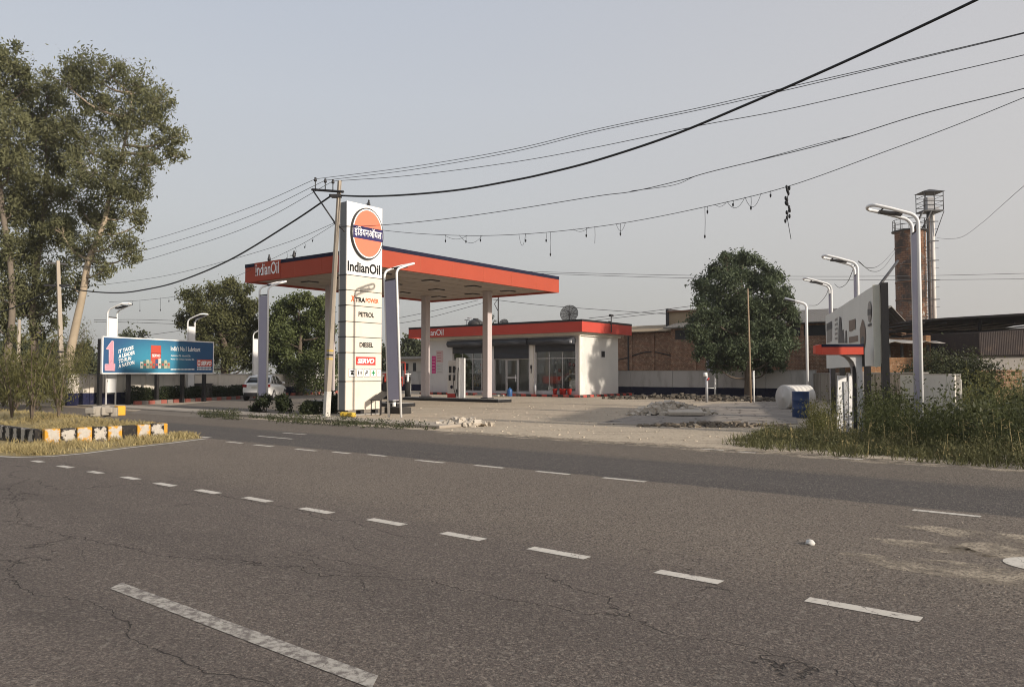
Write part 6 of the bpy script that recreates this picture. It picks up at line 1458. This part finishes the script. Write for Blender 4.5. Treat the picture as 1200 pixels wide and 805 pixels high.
tree('broadleaf_tree', 'fresh green bushy tree seen beneath the canopy left of the pole', b5,
     [(Vector((0, 0, 0)), .28), (Vector((.1, 0, 1.5)), .24), (Vector((0, 0, 3)), .18), (Vector((.1, .1, 5)), .08)],
     pxlobes(b5, 57, [(335, 360, 14), (352, 352, 11), (372, 356, 10), (322, 372, 13), (345, 380, 18), (370, 378, 15), (385, 385, 10), (330, 398, 17), (356, 404, 17), (378, 404, 13), (318, 415, 12), (345, 424, 14), (370, 424, 12), (332, 432, 8), (383, 365, 7)], .8),
     42000, (.20, .11), NEEM2, BARK, 3.4, .3, .1)
b5b = Vector((-.262 * 54, 54, 0))
bush('broadleaf_bush', 'bright green sapling with low leaves before the small far lamp post', 'bush', Vector((-14.0, 56.5, 0)), (3.6, 2.4, 3.4), 6000, .16, .09, NEEM2)
MANG = leaf_mat('mango leaves', (.034, .047, .024), (.125, .152, .082), .55, .25, .9)
b6 = G(876.5, 466.4); Y6 = b6.y
tree('mango_tree', 'dense dark round crowned tree standing alone before the rear wall', b6,
     [(Vector((0, 0, 0)), .26), (Vector((.02, 0, 1.2)), .22), (Vector((-.05, 0, 2.4)), .19), (Vector((-.1, 0, 4.0)), .14), (Vector((-.1, 0, 6.5)), .06)],
     pxlobes(b6, Y6, [(866, 313, 16), (846, 320, 16), (885, 318, 15), (905, 326, 14), (832, 338, 17), (862, 340, 22), (893, 345, 20), (916, 347, 14), (825, 365, 17), (850, 368, 22), (882, 372, 24), (912, 372, 18), (818, 388, 13), (922, 362, 10), (842, 396, 20), (872, 402, 22), (904, 400, 19), (928, 376, 8), (826, 412, 13), (852, 420, 15), (884, 420, 14), (912, 418, 13), (838, 428, 8), (900, 430, 6), (866, 428, 7), (872, 300, 7), (850, 302, 7), (812, 396, 6), (926, 398, 10)], .8),
     62000, (.23, .09), MANG, BARK, 3.8, .30, .35, flat=1.0)
# far trees fading behind
FART = leaf_mat('far foliage', (.040, .048, .026), (.090, .098, .050), .6, .2, .25)
def fartree(px, py, Y, rp__, label, n=2600, hz=None):
    base = Vector(((px - 600) / F * Y, Y, 0)); zt = H + (HOR - py) * Y / F; rr = rp__ * Y / F
    lob = [((random.uniform(-.6, .6) * rr, random.uniform(-.5, .5) * rr, zt - rr * .45 - random.uniform(0, .8) * max(.2, zt - rr * .9)), rr * random.uniform(.35, .55)) for _ in range(9)] + [((0, 0, zt - rr * .5), rr * .5)]
    tree('far_tree', label, base, [(Vector((0, 0, 0)), .3), (Vector((0, 0, zt * .4)), .22), (Vector((.2, 0, zt * .8)), .08)], lob, n, (.45, .24), FART, BARK, 1.0 if rr < 6 else .5, .34, 0, group='far trees beyond the walls', twigs=False)
fartree(158, 388, 95, 26, 'dark tree crown showing above the left half of the blue billboard', 4500)
fartree(190, 400, 105, 22, 'low tree crown above the middle of the blue billboard')
fartree(488, 393, 92, 26, 'green tree behind the white building between canopy columns', 4500)
fartree(455, 402, 98, 20, 'low tree top seen past the leaning lamp post')
fartree(150, 420, 115, 24, 'hazy tree low behind the blue billboard')
for k, (px, py, Y, rp__) in enumerate(((20, 405, 130, 26), (55, 398, 150, 28), (92, 408, 120, 22), (-20, 395, 140, 30), (118, 412, 135, 20), (205, 420, 120, 20))):
    fartree(px, py, Y, rp__, ['hazy far tree second from the left edge', 'hazy far tree behind the far utility pole', 'hazy far tree right of the leaning pale trunk', 'hazy far tree at the left picture edge', 'hazy far tree above the wall end', 'hazy far tree behind the neem tree'][k], 1800)
for k, (px, py, Y, rp__) in enumerate(((8, 392, 78, 34), (52, 396, 84, 30), (96, 402, 80, 22))): fartree(px, py, Y, rp__, ['dim leafy tree behind the tallest eucalyptus trunk', 'dim leafy tree behind the grey eucalyptus trunk', 'dim leafy tree behind the white wall end'][k], 6000)
fartree(402, 415, 110, 22, 'tree mass glimpsed right of the leaning utility pole')
# bushes
GRB = leaf_mat('bright scrub leaves', (.045, .050, .018), (.13, .13, .05), .5, .25, 1.2)
SCR = leaf_mat('grey green scrub leaves', (.028, .033, .016), (.080, .086, .040), .5, .2, 1.0)
def bpx(px, Y): return Vector(((px - 600) / F * Y, Y, 0))
bush('tall_bush', 'big rounded green bush rising behind the whitewashed wall end', 'bush', bpx(1118, 31), (3.0, 2.2, 3.25), 12000, .12, .06, SCR, sig=.28)
bush('tall_bush', 'smaller lighter bush at the right shoulder of the big one', 'bush', bpx(1146, 30), (1.2, 1.2, 2.5), 4200, .11, .06, GRB)
bush('tall_bush', 'low dark bush right of the lamp post foot behind the wall', 'bush', bpx(1084, 33), (2.0, 1.6, 2.9), 5000, .11, .06, SCR)
for k, (px, py, sx, h, lb) in enumerate(((312, 483, 1.5, .85, 'dark shrub at the foot of the lamp post before the car'), (333, 484, 1.6, .95, 'dark shrub right of the lamp post foot before the car'), (356, 485, 1.2, .62, 'low dark shrub left of the leaning pole base'), (372, 485, 1.0, .75, 'dark shrub just left of the leaning pole base'), (393, 485, .7, 1.0, 'dark shrub squeezed between pole and tall sign'))):
    bush('dark_shrub', lb, 'shrub', G(px, py), (sx, .9, h), 2600, .09, .055, LEAFD, group='dark shrubs along the station front')
lb_ = ['young willowy sapling nearest the left edge on the dry island', 'young willowy sapling with drooping leaves right of the first', 'thin low sapling at the right on the dry island']
WIL = leaf_mat('willowy leaves', (.060, .060, .022), (.165, .155, .060), .5, .3, 1.0)
def willow(px, py, Y, h, wd, n, label, stems=5):
    b_ = G(px, py, .42) if Y is None else Vector(((px - 600) / F * Y, Y, .40 if Y < 27 else 0)); r = thing('sapling', label, 'sapling', b_, 0, 'willowy saplings at the left')
    m = MB(); C_ = []
    for s in range(stems):
        a = random.uniform(0, 6.28); q = [(0, 0, 0), (math.cos(a) * wd * .12, math.sin(a) * wd * .12, h * .4), (math.cos(a) * wd * .4, math.sin(a) * wd * .4, h * random.uniform(.8, 1))]
        q = smooth(q, 5); m.tube(q, list(np.linspace(.028, .006, len(q))), 5)
        for v in q[4:]:
            k = max(3, int(n / stems / 7)); C_.append(np.array(v) + RNG.normal(size=(k, 3)) * [wd * .16, wd * .16, h * .09] - [0, 0, h * .04])
    m.build('stems', BARK, r); link('foliage', quads_mesh('foliage', leaves(np.concatenate(C_), .20, .035, .8)), WIL, r)
willow(14, 489, None, 1.9, 1.1, 420, lb_[0], 4); willow(37, 491.5, None, 2.1, 1.2, 520, lb_[1], 4); willow(69, 491, None, 1.2, .6, 120, lb_[2])
for k, (px, Y, h, wd, n) in enumerate(((20, 33, 2.3, 3.0, 2300), (45, 34, 2.6, 3.4, 3000), (68, 36, 2.0, 2.6, 1700), (75, 43, 3.0, 2.2, 2400), (5, 37, 2.1, 3.0, 2300), (84, 47, 4.4, 1.8, 2400), (-15, 34, 2.3, 2.6, 2000))):
    b_ = Vector(((px - 600) / F * Y, Y, 0)); willow(px, 0, Y, h, wd, n, ['bushy willowy clump below the grey eucalyptus trunk', 'largest willowy clump left of the far utility pole', 'willowy clump at the foot of the far utility pole', 'leafy clump between far pole and white wall end', 'thin willowy clump close to the left edge', 'tall yellowish clump against the pale trunk base', 'willowy clump cut by the left edge'][k], 9)
m = MB(); m.b(0, 3.2, 0, .2, 0, 1.0); m.b(-.05, 3.25, -.03, .23, 1.0, 1.06); tag(m.build('low_wall', CONC, loc=P(-6, 455, 45).xy.to_3d(), rz=R(10)), 'low grey wall at the left edge behind the willowy clumps', 'wall')
fw = thing('far_house', 'small pale house far off at the left edge between the trunks', 'house', Vector(((2 - 600) / F * 90, 90, 0)), R(5)); m = MB(); m.b(-3, 2.6, 0, 5, 0, 4.2); m.build('wall', WHITE, fw); m = MB(); m.b(-3.3, 2.9, -.3, 5.3, 4.2, 4.45); m.build('roof', CONC, fw); m = MB(); m.b(.8, 1.7, -.03, -.002, 1.2, 2.6); m.build('window', BLACK, fw)

# weeds and grass: bank at the right, fringe in front of the station
def spots(poly, n):
    xs = [p_[0] for p_ in poly]; ys = [p_[1] for p_ in poly]; out = []
    while len(out) < n:
        px, py = random.uniform(min(xs), max(xs)), random.uniform(min(ys), max(ys)); c = False; j = len(poly) - 1
        for i in range(len(poly)):
            if (poly[i][1] > py) != (poly[j][1] > py) and px < (poly[j][0] - poly[i][0]) * (py - poly[i][1]) / (poly[j][1] - poly[i][1]) + poly[i][0]: c = not c
            j = i
        if c: out.append((px, py))
    return out
def world_poly(*px): return [(G(*q).x, G(*q).y) for q in px]
GV = leaf_mat('verge grass', (.050, .055, .022), (.165, .155, .068), .6, .2, 1.5)
GVD = leaf_mat('dark weed leaves', (.036, .045, .017), (.100, .108, .042), .7, .35, 1.3)
GVY = leaf_mat('yellow green weeds', (.065, .068, .022), (.190, .180, .060), .5, .3, 1.0)
vp = world_poly((842, 520), (900, 528.5), (1000, 537), (1100, 544), (1260, 555), (1260, 520), (1100, 512), (960, 505), (900, 505))
s = np.array([(x, y, 0) for x, y in spots(vp, 15000)]); s = patchy(s, 1.3, .62); tag(link('verge_grass', quads_mesh('verge_grass', blades(s, .15, .02, .5)), GV), kind='stuff')
def weeds(name, poly, n, h, mt, L=.075, Wd=.035, per=26, spread=.13, kind='stuff'):
    """many stemmed weeds: leaves scattered up thin stalks"""
    st_ = patchy(np.array(spots(poly, n)), 1.1, .72); n = len(st_); md = .78 + .24 * np.sin(st_[:, 0] * 1.7 + np.sin(st_[:, 1] * 1.2) * 1.6) + .16 * np.sin(st_[:, 0] * 4.3 + st_[:, 1] * 2.9)
    hh = h * RNG.uniform(.35, 1.25, n) * np.clip(md, .3, 1.25); C_ = []; Sx = []
    for (x, y), q in zip(st_, hh):
        t = RNG.uniform(0, 1, per) ** .8; ln = RNG.normal(size=2) * .16 * q
        c = np.stack([x + ln[0] * t * t, y + ln[1] * t * t, q * t], 1) + RNG.normal(size=(per, 3)) * [spread, spread, .04]; c[:, 2] = np.maximum(c[:, 2], .02); C_.append(c)
        Sx.append((x, y, ln, q))
    V = leaves(np.concatenate(C_), L, Wd, up=.35)
    b_ = np.array([[(x - .006, y, 0), (x + .006, y, 0), (x + l[0] + .003, y + l[1], q), (x + l[0] - .003, y + l[1], q)] for x, y, l, q in Sx])
    return tag(link(name, quads_mesh(name, np.concatenate([V, b_])), mt), kind=kind)
weeds('tall_weeds', world_poly((1012, 522), (1090, 531), (1200, 540), (1270, 545), (1270, 505), (1120, 505), (1020, 508)), 1500, 1.18, GVD, .085, .042)
weeds('yellow_weeds', world_poly((1125, 512), (1300, 520), (1300, 482), (1130, 488)), 900, 1.45, GVY, .09, .035)
weeds('dry_weeds', world_poly((946, 514), (975, 518), (983, 514), (978, 503), (958, 498), (949, 502)), 230, .95, GVY, .06, .028, 24, .12)
weeds('broad_weeds', world_poly((1066, 523), (1090, 527), (1260, 540), (1270, 512), (1120, 508), (1072, 511)), 110, 1.35, SCR, .15, .085, 22, .2)
weeds('dry_stalks', world_poly((890, 521), (1000, 533), (1260, 551), (1260, 530), (1050, 520), (900, 511)), 100, .6, DRYG, .07, .018, 14, .1)
weeds('scrub_weeds', world_poly((1016, 514), (1060, 517), (1075, 500), (1024, 498)), 220, 1.05, GVD, .07, .035)
weeds('low_weeds', world_poly((880, 519), (950, 527), (1050, 536), (1260, 552), (1260, 538), (1100, 528), (1000, 519), (900, 508)), 1300, .34, GV, .06, .025, 16, .1)
weeds('kerb_weeds', [(p_.x, p_.y) for p_ in (G(285, 489), G(330, 496), G(420, 501.5), G(510, 504.5), G(500, 500), G(430, 494), G(340, 489.5))], 260, .20, SCR, .07, .035, 16, .1)
weeds('kerb_weeds', [(p_.x, p_.y) for p_ in (G(232, 484.5), G(238, 490), G(280, 492.5), G(290, 489), G(262, 484.5))], 130, .24, SCR, .07, .035, 16, .1)
weeds('wall_weeds', [(p_.x, p_.y) for p_ in (G(905, 466), G(950, 470), G(960, 480), G(930, 476))], 60, .5, SCR, .08, .04, 20, .15)
weeds('rear_scrub', [(26, 34), (48, 34), (48, 48), (22, 42)], 500, 1.3, GVD, .14, .07, 30, .25)
# far flat land: a dim tree belt closes the horizon
m = MB(); C_ = []
for k in range(150):
    x = random.uniform(-420, 420); y = random.uniform(330, 420); h_ = random.uniform(5, 10); C_.append(np.array([x, y, h_ * .5]) + RNG.normal(size=(160, 3)) * [4.5, 3, h_ * .24])
C_ = np.concatenate(C_); C_[:, 2] = np.abs(C_[:, 2]); tag(link('far_treeline', quads_mesh('far_treeline', leaves(C_, 1.8, 1.1)), FART), kind='stuff')

# --- the air: thin even summer haze round the whole place
hm = bpy.data.materials.new('summer haze'); hm.use_nodes = True; ht = hm.node_tree
for n_ in list(ht.nodes):
    if n_.type == 'BSDF_PRINCIPLED': ht.nodes.remove(n_)
pv = ht.nodes.new('ShaderNodeVolumePrincipled'); pv.inputs['Color'].default_value = (.86, .86, .86, 1); pv.inputs['Density'].default_value = .0004; pv.inputs['Anisotropy'].default_value = .25
ht.links.new(pv.outputs[0], ht.nodes['Material Output'].inputs['Volume'])
m = MB(); m.b(-1600, 1600, -300, 1600, -1, 28); hz = m.build('haze', hm, kind='stuff', fix=True)
